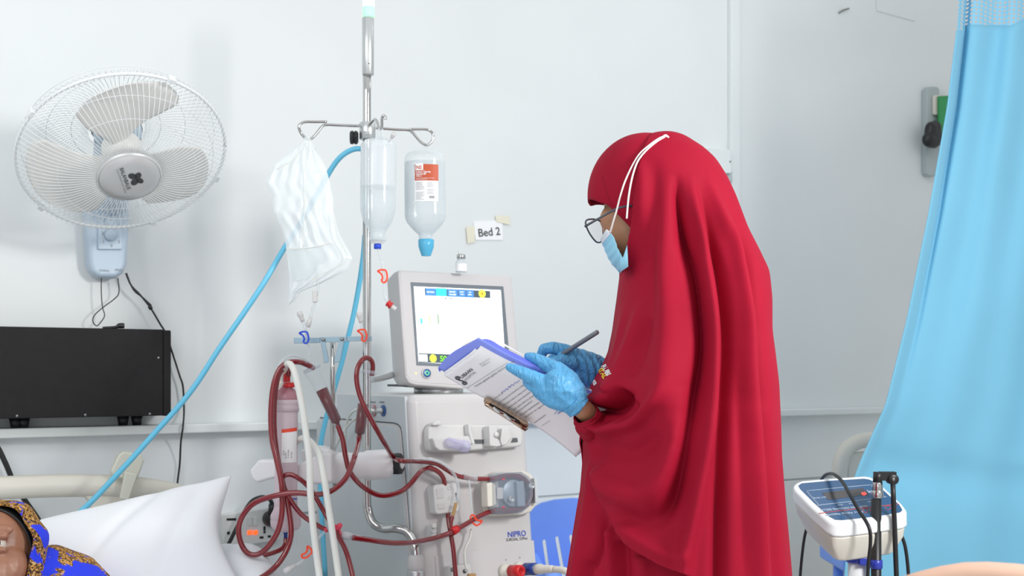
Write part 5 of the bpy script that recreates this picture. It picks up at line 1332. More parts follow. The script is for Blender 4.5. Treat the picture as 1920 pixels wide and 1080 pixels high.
folds = [
    ([(1268, 320), (1272, 370), (1282, 453), (1300, 515), (1311, 575), (1316, 640), (1311, 700), (1296, 778), (1280, 866), (1258, 945), (1236, 1000)], (9, 15), -.036, (.2, .2)),
    ([(1246, 320), (1246, 430), (1252, 540), (1256, 640), (1250, 740), (1240, 830)], (20, 28), .022, (.3, .3)),
    ([(1292, 320), (1306, 400), (1324, 500), (1335, 590), (1336, 680), (1328, 800), (1304, 945), (1280, 1080), (1270, 1300)], (9, 14), .026, (.22, 0)),
    ([(1304, 335), (1336, 455), (1356, 548), (1365, 640), (1360, 755), (1354, 866), (1350, 1000), (1348, 1300)], (9, 15), -.028, (.22, 0)),
    ([(1322, 315), (1350, 400), (1374, 469), (1393, 588), (1398, 700), (1406, 822), (1416, 1000), (1424, 1300)], (9, 15), .026, (.22, 0)),
    ([(1374, 395), (1404, 505), (1418, 620), (1425, 720), (1442, 900), (1458, 1080), (1470, 1300)], 8, -.014, (.15, 0)),
    ([(1345, 345), (1362, 440), (1380, 540), (1386, 640), (1384, 760), (1388, 900), (1394, 1100)], 6, -.004, (.15, .1)),
    ([(1226, 290), (1229, 400), (1226, 520), (1231, 620)], 15, -.008, (.2, .3)),
    ([(1200, 290), (1204, 350), (1200, 430)], 9, .004, (.3, .4)),
    # the near arm under the cloth
    ([(1285, 590), (1262, 660), (1240, 740), (1228, 820)], 44, .014, (.5, .4)),
    ([(1205, 560), (1188, 630), (1163, 690), (1140, 735)], 11, .012, (.3, .1)),
    ([(1222, 590), (1206, 660), (1182, 715)], 11, -.010, (.3, .2)),
    ([(1175, 560), (1162, 640), (1142, 700), (1120, 735)], 8, .007, (.3, .2)),
    # pocket where the scarf hooks over the wrist
    ([(1095, 764), (1113, 769), (1132, 771), (1150, 758), (1165, 743), (1177, 728)], (8, 11), -.042, (0, .2)),
    ([(1098, 745), (1120, 750), (1140, 742), (1158, 722), (1172, 700)], 12, .014, (.1, .3)),
    ([(1122, 800), (1135, 788), (1152, 775), (1172, 757), (1195, 730)], 9, -.024, (.15, .3)),
    ([(1096, 792), (1110, 790), (1120, 797), (1137, 805), (1163, 800), (1190, 793), (1213, 775), (1238, 743), (1258, 700)], 10, .024, (0, .25)),
    ([(1160, 790), (1182, 772), (1200, 752)], 12, -.012, (.2, .2)),
    # the big swag
    ([(1105, 845), (1140, 840), (1180, 848), (1215, 835), (1240, 800)], 20, -.014, (.15, .25)),
    ([(1110, 880), (1150, 915), (1205, 930), (1250, 890), (1282, 810), (1300, 720)], (22, 34), .024, (.1, .25)),
    ([(1160, 950), (1210, 980), (1255, 950), (1285, 880)], 18, -.012, (.2, .3)),
    ([(1155, 985), (1200, 1015), (1250, 1040), (1300, 1040)], 14, .010, (.1, .3)),
]
hem = [(1040, 808), (1088, 812), (1097, 818), (1103, 860), (1108, 902), (1122, 936), (1142, 968), (1155, 998), (1170, 1018), (1188, 1032), (1210, 1044), (1232, 1057), (1252, 1066), (1272, 1072), (1300, 1086), (1325, 1110), (1345, 1180), (1350, 1330)]
edge = [(249, 1240), (252, 1226), (258, 1218), (270, 1210), (290, 1200), (320, 1190), (350, 1183), (400, 1177), (440, 1173), (480, 1167), (510, 1163), (520, 1150), (530, 1000)]
ys = np.concatenate([249 + 31 * np.linspace(0, 1, 22) ** 1.7, np.arange(282.5, 1090, 2.6), np.arange(1095, 1331, 12)])
X, Y, Zc, SX, SY, near, OPEN = drape(ys, folds, edge)
VX = 960 + X / Y * F; VY = HOR - (Zc - EYE) / Y * F
d, f, s = seg_dist(VX, VY, hem)
below = (s > 0) & (near > 0.0)
# pull the vertices nearest the hem onto it, then drop the faces under it
hp = np.array(hem, float)
rows, cols = X.shape
keep = ~below & ~OPEN
snap = below & ~OPEN & (np.roll(keep, 1, 0) | np.roll(keep, 1, 1) | np.roll(keep, -1, 1)) & (d < 6)
for i, j in zip(*np.nonzero(snap)):
    bd = 1e9
    for k in range(len(hp) - 1):
        a, b = hp[k], hp[k + 1]; t = np.clip(((VX[i, j] - a[0]) * (b - a)[0] + (VY[i, j] - a[1]) * (b - a)[1]) / ((b - a) @ (b - a)), 0, 1)
        c = a + t * (b - a); q = np.hypot(*(c - (VX[i, j], VY[i, j])))
        if q < bd: bd, cc = q, c
    p = P(cc[0], cc[1], Y[i, j]); X[i, j], Zc[i, j] = p.x, p.z
ok = keep | snap
mb = MB()
vs = [Vector((X[i, j], Y[i, j], Zc[i, j])) for i in range(rows) for j in range(cols)]
fs = []
for i in range(rows - 1):
    for j in range(cols):
        k = (j + 1) % cols
        if ok[i, j] and ok[i, k] and ok[i + 1, j] and ok[i + 1, k]:
            fs.append((i * cols + j, (i + 1) * cols + j, (i + 1) * cols + k, i * cols + k))
mb.add(vs, fs)
def purge(mb):
    used = sorted({i for f in mb.f for i in f}); mp = {o: n for n, o in enumerate(used)}
    mb.v = [mb.v[i] for i in used]; mb.f = [tuple(mp[i] for i in f) for f in mb.f]; return mb
purge(mb)
scarf_bvh = BVHTree.FromPolygons([tuple(v) for v in mb.v], mb.f)
obj('headscarf', mb, M['cloth'], woman, solid=0.0025)

# gown under the scarf, down to the floor
gownL = [(500, 1185), (700, 1160), (790, 1120), (812, 1098), (830, 1093), (870, 1094), (920, 1090), (960, 1083), (1010, 1075), (1080, 1064), (1300, 1040), (1840, 1030)]
gownR = [(500, 1400), (560, 1425), (700, 1430), (1080, 1455), (1300, 1475), (1840, 1495)]
gf = [([(1112, 850), (1112, 920), (1098, 1000), (1085, 1080), (1080, 1300)], 11, .014, (.2, 0)),
      ([(1130, 950), (1128, 1010), (1112, 1055), (1098, 1085), (1080, 1300)], 8, -.020, (.2, 0)),
      ([(1146, 985), (1148, 1040), (1150, 1090), (1150, 1300)], 7, .018, (.1, 0)),
      ([(1165, 1010), (1172, 1060), (1175, 1300)], 9, -.016, (.1, 0)),
      ([(1200, 1040), (1205, 1090), (1205, 1300)], 14, .008, (.1, 0)),
      ([(1260, 1080), (1270, 1300)], 14, -.012, (.1, 0)), ([(1320, 1080), (1330, 1300)], 14, .012, (.1, 0))]
gy = np.concatenate([np.arange(560, 1100, 4), np.arange(1105, 1838, 14)])
GX, GY, GZ, _, _, _, _ = drape(gy, gf, None, 0.0, 130, 50, 0.010, gownL, gownR, 0.74)
mb = MB(); mb.loft([[Vector((GX[i, j], GY[i, j], GZ[i, j])) for j in range(GX.shape[1])] for i in range(len(gy))], caps=False); obj('gown', mb, M['cloth'], woman, solid=0.002)

# lettering printed on the scarf over the wrist
mb = MB()
def on_scarf(px, py, lift=0.002):
    r = (Vector(((px - 960) / F, 1, -(py - HOR) / F))).normalized()
    h = scarf_bvh.ray_cast(Vector((0, 0, EYE)), r)
    p = h[0] if h[0] else P(px, py, 2.17)
    nn_ = h[1] if h[0] else Vector((0, -1, 0))
    if nn_.dot(r) > 0: nn_ = -nn_
    return p + nn_ * lift
def stext(s, px, py, size, ang, m, sx=0.8):
    mb = MB(); ca, sa = math.cos(ang), math.sin(ang)
    mb.text(s, size, lambda x, y: on_scarf(px + (x * sx * ca + y * sa), py + (x * sx * sa - y * ca)), bold=0.03)
    return obj('scarf_lettering', mb, M[m], woman)
stext('RUBI', 1129, 687, 13, math.radians(62), 'white')
stext('ITAL', 1122, 694, 13, math.radians(58), 'yellow')
stext('sa', 1111, 716, 14, math.radians(58), 'white')
stext('ys', 1101, 729, 14, math.radians(62), 'white')

# head-hugging hood
HC = P(1211, 372, 2.2)
fdir = Vector((-math.cos(math.radians(25)), math.sin(math.radians(25)), 0)); sdir = Vector((-fdir.y, fdir.x, 0)) ; sdir = -sdir if sdir.y > 0 else sdir
pit = math.radians(20)
f2 = (fdir * math.cos(pit) - Z * math.sin(pit)); u2 = (Z * math.cos(pit) + fdir * math.sin(pit))
def hood(mb, C, f, u, s, rf, ru, rs, open_fn, rings=34, seg=72, off=0.0, back=math.pi):
    rr = []
    for i in range(rings + 1):
        q = i / rings; row = []
        for k in range(seg):
            phi = 2 * math.pi * k / seg
            a0 = open_fn(phi); al = a0 + (back - a0) * q
            dirv = f * math.cos(al) + (u * math.sin(phi) + s * math.cos(phi)) * math.sin(al)
            v = Vector((dirv.dot(f) / rf, dirv.dot(u) / ru, dirv.dot(s) / rs))
            row.append(C + dirv * (1 / v.length + off))
        rr.append(row)
    mb.loft(rr, caps=False); return mb
def op_w(phi):
    up, sd = math.sin(phi), math.cos(phi)
    return math.radians(54 - 38 * max(0, up) ** 0.75 + 32 * max(0, -up) + 2 * abs(sd))
mb = MB(); hood(mb, HC, f2, u2, sdir, 0.109, 0.121, 0.088, op_w); obj('under_scarf', mb, M['cloth'], woman, solid=0.003)
mb = MB(); hood(mb, HC + Vector((.002, 0, 0)), f2, u2, sdir, 0.111, 0.1225, 0.0895, lambda p: math.radians(60 + 4 * max(0, math.sin(p)) + 30 * max(0, -math.sin(p)))); obj('scarf_fold', mb, M['cloth'], woman, solid=0.003)

# body: one continuous figure under the clothes
mb = MB()
mb.ball(HC + Vector((0.012, 0, 0)), (0.094, 0.078, 0.106), (f2, sdir, u2))
fc = HC + f2 * 0.045 - u2 * 0.055
mb.ball(fc, (0.058, 0.060, 0.072), (f2, sdir, u2))
mb.ball(HC + f2 * 0.062 - u2 * 0.02 + sdir * 0.026, (0.030, 0.030, 0.030), (f2, sdir, u2))
mb.ball(HC + f2 * 0.062 - u2 * 0.02 - sdir * 0.026, (0.030, 0.030, 0.030), (f2, sdir, u2))
mb.lathe(HC + f2 * 0.084 - u2 * 0.025, f2 * 0.5 - u2 * 0.85, [(0.005, -.01), (0.008, 0), (0.010, 0.024), (0.006, .036)], 12)
mb.ball(HC + f2 * 0.052 - u2 * 0.118, (0.034, 0.036, 0.022), (f2, sdir, u2))
mb.ball(HC - sdir * -0.078 - u2 * 0.03 - f2 * 0.005, (0.018, 0.010, 0.03), (f2, sdir, u2))
mb.ball(HC + sdir * -0.078 - u2 * 0.03 - f2 * 0.005, (0.018, 0.010, 0.03), (f2, sdir, u2))
mb.chain([(1240, 450, 2.2, 48), (1262, 530, 2.2, 52), (1280, 570, 2.2, 60)])
mb.chain([(1280, 600, 2.13, 52), (1280, 600, 2.28, 52)])
mb.chain([(1280, 610, 2.2, 76), (1280, 720, 2.2, 84), (1285, 860, 2.2, 92), (1290, 980, 2.2, 105), (1290, 1060, 2.2, 105)])
mb.chain([(1272, 600, 2.13, 40), (1250, 730, 2.11, 36), (1225, 840, 2.08, 35)]); mb.chain([(1225, 840, 2.09, 33), (1155, 818, 2.16, 26), (1112, 786, 2.125, 21), (1092, 766, 2.096, 19.5), (1072, 752, 2.092, 19)])
mb.chain([(1290, 590, 2.33, 46), (1250, 720, 2.36, 42), (1225, 800, 2.36, 36)]); mb.chain([(1225, 800, 2.36, 36), (1165, 730, 2.31, 28), (1120, 695, 2.26, 21)])
for yy in (2.12, 2.28):
    mb.chain([(1290, 1080, yy, 84), (1292, 1420, yy, 52), (1300, 1790, yy, 36)])
    mb.chain([(1305, 1805, yy, 30), (1240, 1824, yy, 20), (1185, 1828, yy, 16)])
blend('body', mb, M['skin'], woman, 0.005, 4)
for yy in (2.12, 2.28):
    mb = MB(); mb.chain([(1315, 1805, yy, 40), (1260, 1815, yy, 34), (1165, 1822, yy, 25)])
    for v in mb.v: v.z = max(v.z, 0.001)
    obj('shoe', mb, M['black'], woman)
# sleeve cuff pushed up at the near wrist
mb = MB()
ctr = [(1098, 776, 2.10), (1102, 783, 2.105), (1106, 792, 2.112), (1112, 801, 2.13), (1124, 810, 2.15), (1150, 818, 2.17)]
rad = [23, 27, 28, 29, 29, 28]
pts = [P(*c) for c in ctr]; rows_ = []
pts, rr = catmull(pts, 4, [r / F * 2.08 for r in rad])
for i, p in enumerate(pts):
    t_ = (pts[min(i + 1, len(pts) - 1)] - pts[max(i - 1, 0)]).normalized(); a = t_.orthogonal().normalized(); a = (Vector((0, 1, 0)) - t_ * t_.y).normalized(); b = t_.cross(a)
    rows_.append([p + (a * math.cos(2 * math.pi * k / 40) + b * math.sin(2 * math.pi * k / 40)) * (rr[i] * (1 + .06 * math.sin(5 * 2 * math.pi * k / 40 + i * .9) + .05 * math.sin(i * 2.2))) for k in range(40)])
mb.loft(rows_, caps=False); obj('sleeve_cuff', mb, M['cuff'], woman, solid=0.002, sub=1)

# mask, strings, glasses
Nn = [(1138, 430, 2.135), (1146, 437, 2.13), (1153, 450, 2.128), (1157, 464, 2.126), (1163, 476, 2.122), (1170, 490, 2.118)]
Mm = [(1127, 448, 2.19), (1130, 457, 2.19), (1135, 470, 2.192), (1141, 484, 2.195), (1149, 497, 2.2), (1163, 512, 2.205)]
Ff = [(1146, 424, 2.265), (1152, 432, 2.268), (1157, 446, 2.27), (1162, 460, 2.272), (1167, 474, 2.272), (1172, 490, 2.27)]
rows_ = []
for q in np.linspace(0, 1, 25):
    def cv(T):
        i = min(int(q * 5), 4); t = q * 5 - i
        return P(*[a * (1 - t) + b * t for a, b in zip(T[i], T[i + 1])])
    a, m_, c = cv(Nn), cv(Mm), cv(Ff)
    row = []
    for w in np.linspace(0, 1, 21):
        L0, L1, L2 = 2 * (w - .5) * (w - 1), -4 * w * (w - 1), 2 * w * (w - .5)
        p = a * L0 + m_ * L1 + c * L2
        row.append(p + Vector((-0.0012 * math.sin(q * 34) * .5, -0.0008 * math.sin(q * 34) * .5, 0)))
    rows_.append(row)
mb = MB(); mb.grid(rows_[5:]); mk = obj('face_mask', mb, M['mask'], woman, solid=0.0015)
mb = MB(); mb.grid([[p + Vector((-.0006, -.0010, 0)) for p in r] for r in rows_[:6]]); obj('nose_strip', mb, M['maskwhite'], mk, solid=0.0016)
mb = MB(); mb.grid([[P(1163, 474, 2.12), P(1168, 484, 2.113), P(1176, 460, 2.108)], [P(1163, 512, 2.15), P(1166, 508, 2.12), P(1178, 500, 2.105)]]); obj('mask_side', mb, M['mask'], mk, solid=0.001)
def string_pts(pl, lift=0.003):
    out = []
    for px, py in pl:
        r = (Vector(((px - 960) / F, 1, -(py - HOR) / F))).normalized()
        h = scarf_bvh.ray_cast(Vector((0, 0, EYE)), r); 
        out.append((px, py, h[0]))
    return out
def mk_string(pl, dfall):
    q = []
    for (px, py, hit), dd in zip(string_pts(pl), dfall):
        p = P(px, py, dd)
        if hit is not None and (hit - Vector((0, 0, EYE))).length < (p - Vector((0, 0, EYE))).length + .004:
            r = (hit - Vector((0, 0, EYE))).normalized(); p = hit - r * 0.0035
        q.append(p)
    return q
mb = MB(); mb.tube(mk_string([(1247, 255), (1235, 260), (1218, 272), (1200, 288), (1186, 310), (1172, 340), (1163, 368), (1156, 395), (1150, 415), (1144, 436)], [2.17, 2.155, 2.14, 2.12, 2.108, 2.102, 2.102, 2.106, 2.112, 2.128]), 0.0017, 8); obj('mask_string', mb, M['string'], mk)
mb = MB(); mb.tube(mk_string([(1246, 257), (1228, 268), (1208, 286), (1195, 304), (1186, 330), (1180, 360), (1177, 385), (1175, 410)], [2.17, 2.145, 2.12, 2.105, 2.098, 2.092, 2.09, 2.095]), 0.0017, 8); obj('mask_string', mb, M['string'], mk)
mb = MB(); q = mk_string([(1243, 256), (1248, 255), (1254, 258)], [2.17, 2.17, 2.17]); mb.tube([q[0] - Z * .001, q[1], q[2]], [0.002, 0.0032, 0.0015], 8); obj('string_knot', mb, M['string'], mk)
ring = [(1099, 424, 2.135), (1098, 416, 2.14), (1102, 412, 2.15), (1112, 411, 2.17), (1124, 414, 2.195), (1131, 424, 2.205), (1131, 440, 2.205), (1127, 453, 2.198), (1119, 454, 2.18), (1111, 446, 2.165), (1104, 435, 2.148)]
rp, _ = catmull([P(*c) for c in ring] + [P(*ring[0])], 5)
mb = MB(); mb.tube(rp, 0.0016, 8, 1); gl = obj('glasses_frame', mb, M['frame'], woman)
mb = MB(); mb.add(rp[:-1], [tuple(range(len(rp) - 1))], False); obj('lens', mb, M['lens'], gl)
mb = MB(); mb.tube([P(1098, 424, 2.133), P(1103, 421, 2.127), P(1131, 405, 2.118), P(1160, 390, 2.114), P(1190, 385, 2.12)], [0.0028, 0.0022, 0.002, 0.002, 0.002], 8); obj('temple_arm', mb, M['frame'], gl)
ring2 = [(1130, 420, 2.215), (1137, 414, 2.235), (1145, 414, 2.255), (1150, 424, 2.265), (1148, 440, 2.26), (1140, 448, 2.24), (1132, 442, 2.222)]
rp2, _ = catmull([P(*c) for c in ring2] + [P(*ring2[0])], 4)
mb = MB(); mb.tube(rp2, 0.0016, 8, 1); obj('far_rim', mb, M['frame'], gl)

# gloved hands
mb = MB()
mb.chain([(1078, 757, 2.092, 23), (1068, 747, 2.09, 26), (1056, 733, 2.09, 30), (1044, 718, 2.095, 27)])
mb.chain([(1070, 752, 2.09, 23), (1052, 750, 2.09, 22), (1034, 742, 2.095, 22), (1022, 726, 2.10, 20)])
mb.chain([(1078, 740, 2.09, 25), (1064, 716, 2.10, 24), (1046, 696, 2.115, 19)])
mb.chain([(1056, 706, 2.11, 19), (1036, 690, 2.125, 15.5), (1014, 677, 2.14, 12.5), (998, 670, 2.15, 10), (990, 668, 2.155, 8)])       # thumb over the sheets
mb.chain([(1030, 726, 2.098, 20), (1006, 712, 2.10, 15.5), (982, 700, 2.105, 12.5), (964, 692, 2.11, 10), (955, 688.5, 2.113, 8)])      # index finger along the page
mb.chain([(1034, 738, 2.098, 20), (1012, 728, 2.105, 15.5), (998, 722, 2.115, 12.5), (990, 716, 2.135, 11)])                                  # middle finger, curled under
mb.chain([(1040, 746, 2.1, 18), (1022, 742, 2.108, 14.5), (1010, 736, 2.12, 12), (1006, 728, 2.145, 10)])
mb.chain([(1054, 756, 2.1, 17), (1036, 754, 2.108, 13), (1024, 749, 2.122, 11), (1020, 741, 2.145, 9)])
def rid(x): return 1 - 2 * abs(math.sin(x))
def crease(co):
    px = 960 + co.x / co.y * F; py = HOR - (co.z - EYE) / co.y * F
    w = .55 * rid(0.11 * (px * .5 + py) + 1.6 * math.sin(px * .045)) + .45 * rid(0.09 * (px - py * .75) + 1.5 * math.sin(py * .055)) + .3 * rid(0.2 * (px * .2 + py) + math.sin(px * .1))
    k = max(0, min(1, (px - 985) / 50)); return co + Vector((0.2, -1, 0.2)).normalized() * (0.0019 * w * (.25 + .75 * k))
blend('glove', mb, M['glove'], woman, 0.0021, 5, 0.5, crease)
mb = MB()
g0 = [P(1086, 765, 2.093), P(1080, 759, 2.092), P(1072, 751, 2.09)]
mb.tube(g0, [23.5 / F * 2.09, 23.5 / F * 2.09, 25.5 / F * 2.09], 28, 4, caps=False); obj('glove_cuff', mb, M['glove'], woman, solid=0.002)
mb = MB()
mb.chain([(1135, 704, 2.27, 24), (1112, 690, 2.255, 28), (1086, 678, 2.245, 25), (1068, 672, 2.24, 19)])
mb.chain([(1120, 712, 2.26, 24), (1092, 700, 2.25, 22), (1070, 690, 2.24, 16)])
mb.chain([(1082, 668, 2.24, 16), (1060, 657, 2.23, 12.5), (1036, 652, 2.23, 12), (1020, 654, 2.235, 10.5), (1014, 668, 2.24, 9.5), (1018, 678, 2.245, 8)])     # bent forefinger
mb.chain([(1072, 680, 2.225, 15), (1052, 676, 2.215, 12.5), (1034, 680, 2.215, 11), (1020, 690, 2.22, 9), (1012, 697, 2.222, 7.5)])                            # thumb on the pen
mb.chain([(1085, 672, 2.27, 15), (1062, 664, 2.275, 12), (1042, 668, 2.275, 11), (1028, 682, 2.27, 9.5), (1024, 694, 2.265, 8)])
mb.chain([(1090, 690, 2.29, 14), (1066, 686, 2.295, 12), (1048, 692, 2.29, 10.5), (1038, 702, 2.28, 9)])
mb.chain([(1096, 702, 2.29, 12), (1074, 702, 2.295, 10.5), (1056, 706, 2.29, 9.5), (1048, 712, 2.28, 8)])
def crease2(co):
    px = 960 + co.x / co.y * F; py = HOR - (co.z - EYE) / co.y * F
    w = math.sin(0.5 * (px * .9 - py * .35) + 1.5 * math.sin(py * .09)); k = max(0, min(1, (px - 1060) / 30))
    return co + Vector((0, -1, 0.3)).normalized() * (0.0016 * w * k)
blend('glove', mb, M['glove'], woman, 0.0021, 5, 0.5, crease2)

# ---------------------------------------------------------------- pen and clipboard
t = thing('pen', 'grey pen held in the far gloved hand', 'pen', P(1120, 623, 2.19))
a_, b_ = P(1121, 622, 2.185), P(1010, 692, 2.245)
mb = MB(); L = (b_ - a_).length; mb.lathe(a_, b_ - a_, [(0.0038, 0), (0.0044, .001), (0.0046, .01), (0.0046, L - .018)], 16); obj('barrel', mb, M['pen'], t)
mb = MB(); mb.lathe(a_, b_ - a_, [(0.0046, L - .018), (0.001, L)], 16); obj('tip', mb, M['black'], t)
mb = MB(); mb.lathe(a_ - (b_ - a_).normalized() * .0008, b_ - a_, [(0.003, 0), (0.0037, .001)], 16); obj('end_cap', mb, M['inkgrey'], t)

board = thing('clipboard', 'clipboard of papers and blue plastic folders held in the near gloved hand', 'clipboard', P(960, 740, 2.2))
A_, B_, C_, D_ = P(832, 704, 2.235), P(899, 655, 2.135), P(1150, 775, 2.14), P(1080, 857, 2.28)
pn = (B_ - A_).cross(D_ - A_).normalized(); pn = -pn if pn.y > 0 else pn
def sheet(a, s, lift=0.0):
    """a = across from the lower edge to the upper edge, s = along the page"""
    p = (A_ * (1 - a) + B_ * a) * (1 - s) + (D_ * (1 - a) + C_ * a) * s
    return p + pn * (lift - 0.010 * math.sin(math.pi * s) * (1 - a) + 0.004 * math.sin(math.pi * s * 2))
def sgrid(name, a0, a1, s0, s1, lift, m, par, na=20, ns=40, curl=0.0, warp=None, solid=0.0004):
    rows_ = []
    for i in range(na + 1):
        a = a0 + (a1 - a0) * i / na; row = []
        for j in range(ns + 1):
            s = s0 + (s1 - s0) * j / ns
            aa, ss = (a, s) if warp is None else warp(a, s, i / na, j / ns)
            p = sheet(aa, ss, lift)
            if curl:
                k = max(0.0, (i / na - .72) / .28); p = p - pn * (curl * k * k)
            row.append(p)
        rows_.append(row)
    mb = MB(); mb.grid(rows_); return obj(name, mb, M[m], par, solid=solid)
torn = np.random.default_rng(11)
tw = [torn.uniform(-.006, .006) for _ in range(60)]
pg = sgrid('paper_sheet', 0.0, 1.0, 0.0, 1.0, 0.0, 'paper', board, 24, 40, 0.012, lambda a, s, i, j: (a, s + (1 - j) * tw[int(i * 24) % 60] * (i > .2)))
sgrid('paper_sheet', 0.02, 0.98, -.012, 0.99, -0.004, 'paper', board, 20, 30, 0.012)
sgrid('folder', -.0, 1.04, -.055, 1.01, -0.008, 'folder2', board, 24, 40, 0.006, lambda a, s, i, j: (a + .05 * i * (1 - j), s - .03 * math.sin(math.pi * i) * (1 - j)))
# sheets standing up behind the upper edge
def standing(name, m, pts_lo, pts_hi, solid=0.0008, n=24):
    rows_ = []
    lo, _ = catmull([P(*p) for p in pts_lo], 8); hi, _ = catmull([P(*p) for p in pts_hi], 8)
    for q in np.linspace(0, 1, 8): rows_.append([l * (1 - q) + h * q for l, h in zip(lo, hi)])
    mb = MB(); mb.grid(rows_); return obj(name, mb, M[m], board, solid=solid)
standing('folder', 'folder', [(824, 697, 2.245), (860, 668, 2.20), (899, 657, 2.15), (950, 678, 2.15), (1020, 712, 2.15)], [(822, 692, 2.25), (858, 655, 2.21), (896, 645, 2.165), (945, 661, 2.17), (1022, 702, 2.165)])
standing('folder', 'folder', [(890, 650, 2.19), (910, 648, 2.18), (950, 664, 2.175), (1030, 706, 2.17)], [(888, 644, 2.20), (913, 636, 2.20), (950, 655, 2.195), (1034, 698, 2.18)])
standing('paper_sheet', 'paper', [(915, 642, 2.22), (930, 642, 2.215), (960, 656, 2.21), (1030, 696, 2.19)], [(915, 638, 2.225), (931, 637, 2.225), (962, 654, 2.22), (1034, 694, 2.2)])
standing('printed_sheet', 'tape', [(864, 652, 2.24), (880, 645, 2.235), (902, 640, 2.23)], [(866, 650, 2.245), (880, 640, 2.245), (902, 636, 2.24)])
sgrid('backing_board', 0.05, 1.0, 0.0, 1.0, -0.014, 'folder2', board, 8, 16, 0.0, None, 0.003)
# clip on the lower edge
def cq(px, py, off): return Plane(A_, pn, (D_ - A_)).hit(px, py, off)
mb = MB(); poly = [(906, 751), (912, 750), (987, 795), (990, 801), (984, 804), (908, 758)]
mb.prism([cq(x, y, 0.008) for x, y in poly], pn * -0.008); cl = obj('clip_plate', mb, M['clip'], board, 0.0015)
mb = MB(); mb.tube([cq(910, 757, 0.01), cq(948, 781, 0.012), cq(986, 806, 0.01)], 0.0035, 8, 3); mb.prism([cq(x, y, 0.004) for x, y in ((908, 760), (914, 758), (989, 806), (985, 808))], pn * -0.004); obj('clip_bar', mb, M['clip'], cl)
mb = MB(); mb.tube([cq(925, 764, 0.014), cq(935, 772, 0.016), cq(945, 776, 0.012), cq(955, 785, 0.016), cq(965, 789, 0.012)], 0.003, 8, 4); obj('clip_spring', mb, M['steel'], cl)
mb = MB(); mb.prism([cq(x, y, 0.010) for x, y in ((918, 758), (972, 790), (974, 796), (916, 762))], pn * -0.003); obj('clip_slot', mb, M['black'], cl)
# printing on the page (x across = along 'a', lines follow down the page)
ea = (B_ - A_); la = ea.length; es = (D_ - A_); ls = es.length
PT = 1.0
def page(px, py, lift=0.0012):
    # page fractions of a pixel, solved on the bilinear quad
    a, s = .3, .3
    for _ in range(12):
        p = sheet(a, s); qx = 960 + p.x / p.y * F; qy = HOR - (p.z - EYE) / p.y * F
        e = 1e-3
        pa = sheet(a + e, s); ps = sheet(a, s + e)
        ax_, ay_ = (960 + pa.x / pa.y * F - qx) / e, (HOR - (pa.z - EYE) / pa.y * F - qy) / e
        sx_, sy_ = (960 + ps.x / ps.y * F - qx) / e, (HOR - (ps.z - EYE) / ps.y * F - qy) / e
        dt_ = ax_ * sy_ - ay_ * sx_; dx, dy = px - qx, py - qy
        a += (dx * sy_ - dy * sx_) / dt_; s += (ax_ * dy - ay_ * dx) / dt_
    return a, s
def ptext(mb, st, px, py, px2, py2, hgt, bold=0.0, lift=0.0014):
    """text starting at a pixel and running towards another, in page fractions"""
    a0, s0 = page(px, py); a1, s1 = page(px2, py2)
    vs, fs = glyphs(st, 'LEFT', bold)
    w = max(v[0] for v in vs)
    mb.add([sheet(a0 + (a1 - a0) * x / w, s0 + (s1 - s0) * x / w - y * hgt, lift) for x, y in vs], fs, False)
mb = MB()
ptext(mb, 'LIIBAAN', 867.5, 709, 888, 693, 0.034, 0.012)
for k, (cx, cy) in enumerate(((858.5, 708), (871.5, 717.5))):
    a0, s0 = page(cx, cy)
    for rr in (1.0, .55):
        mb.tube([sheet(a0 + .042 * rr * math.cos(w), s0 + .0145 * rr * math.sin(w), 0.0014) for w in [2 * math.pi * i / 20 for i in range(21)]], 0.0007, 5, 1)
mb.tube([sheet(*page(x, y), 0.0014) for x, y in ((860, 712), (864, 713), (867, 713), (869, 714))], 0.0009, 5, 2)
obj('logo_lettering', mb, M['ink'], pg)
mb = MB(); ptext(mb, 'HOSPITAL', 874, 714, 894, 697.5, 0.026); obj('logo_lettering', mb, M['inkgrey'], pg)
mb = MB(); ptext(mb, 'Foomka ogolaanka galiinka udambeeya hospital', 893, 725, 966, 677, 0.022, 0.006)
for st, x0, y0, x1, y1 in (('REF 0616373719', 901, 684, 920, 672), ('info@hospital', 904, 687, 919, 678)): ptext(mb, st, x0, y0, x1, y1, 0.014)
body_lines = [('ing oo ah', 929, 747, 945, 736), ('kana masuul ah bukaanka magaciisu', 935, 757, 990, 716), ('Waxaan xaqii ka nahay wax kasta', 946, 760, 996, 724), ('tallaabooyin sare bukaanka.', 953, 766, 996, 735),
              ('wixii qaata allah ka yimaada caafi', 963, 769, 1015, 732), ('qoorarna bukaankan.', 968, 775, 1000, 751), ('Waxana faahfaahiyay u ogo', 977, 779, 1024, 746), ('ayuubanii iyo agamamaan', 985, 783, 1030, 752), ('Imza bukaanka', 1003, 793, 1024, 778)]
for st, x0, y0, x1, y1 in body_lines: ptext(mb, st, x0, y0, x1, y1, 0.019, 0.004)
obj('page_lettering', mb, M['inkgrey'], pg)
mb = MB()
for pts in ([(876, 727), (915, 702), (952, 679)], [(1016, 798), (1031, 788)]): mb.tube([sheet(*page(x, y), 0.0013) for x, y in pts], 0.0003, 4, 3)
obj('ruled_line', mb, M['inkgrey'], pg)
mb = MB(); mb.tube([sheet(*page(x, y), 0.0014) for x, y in ((941, 736), (944, 732), (947, 733), (949, 728), (952, 730), (955, 723), (957, 726), (960, 720), (963, 722), (966, 716), (970, 717), (974, 712))], 0.0004, 4, 4)
mb.tube([sheet(*page(x, y), 0.0014) for x, y in ((1040, 776), (1046, 769), (1050, 771), (1046, 775), (1053, 771), (1058, 767))], 0.0004, 4, 4); obj('handwriting', mb, M['nipro'], pg)

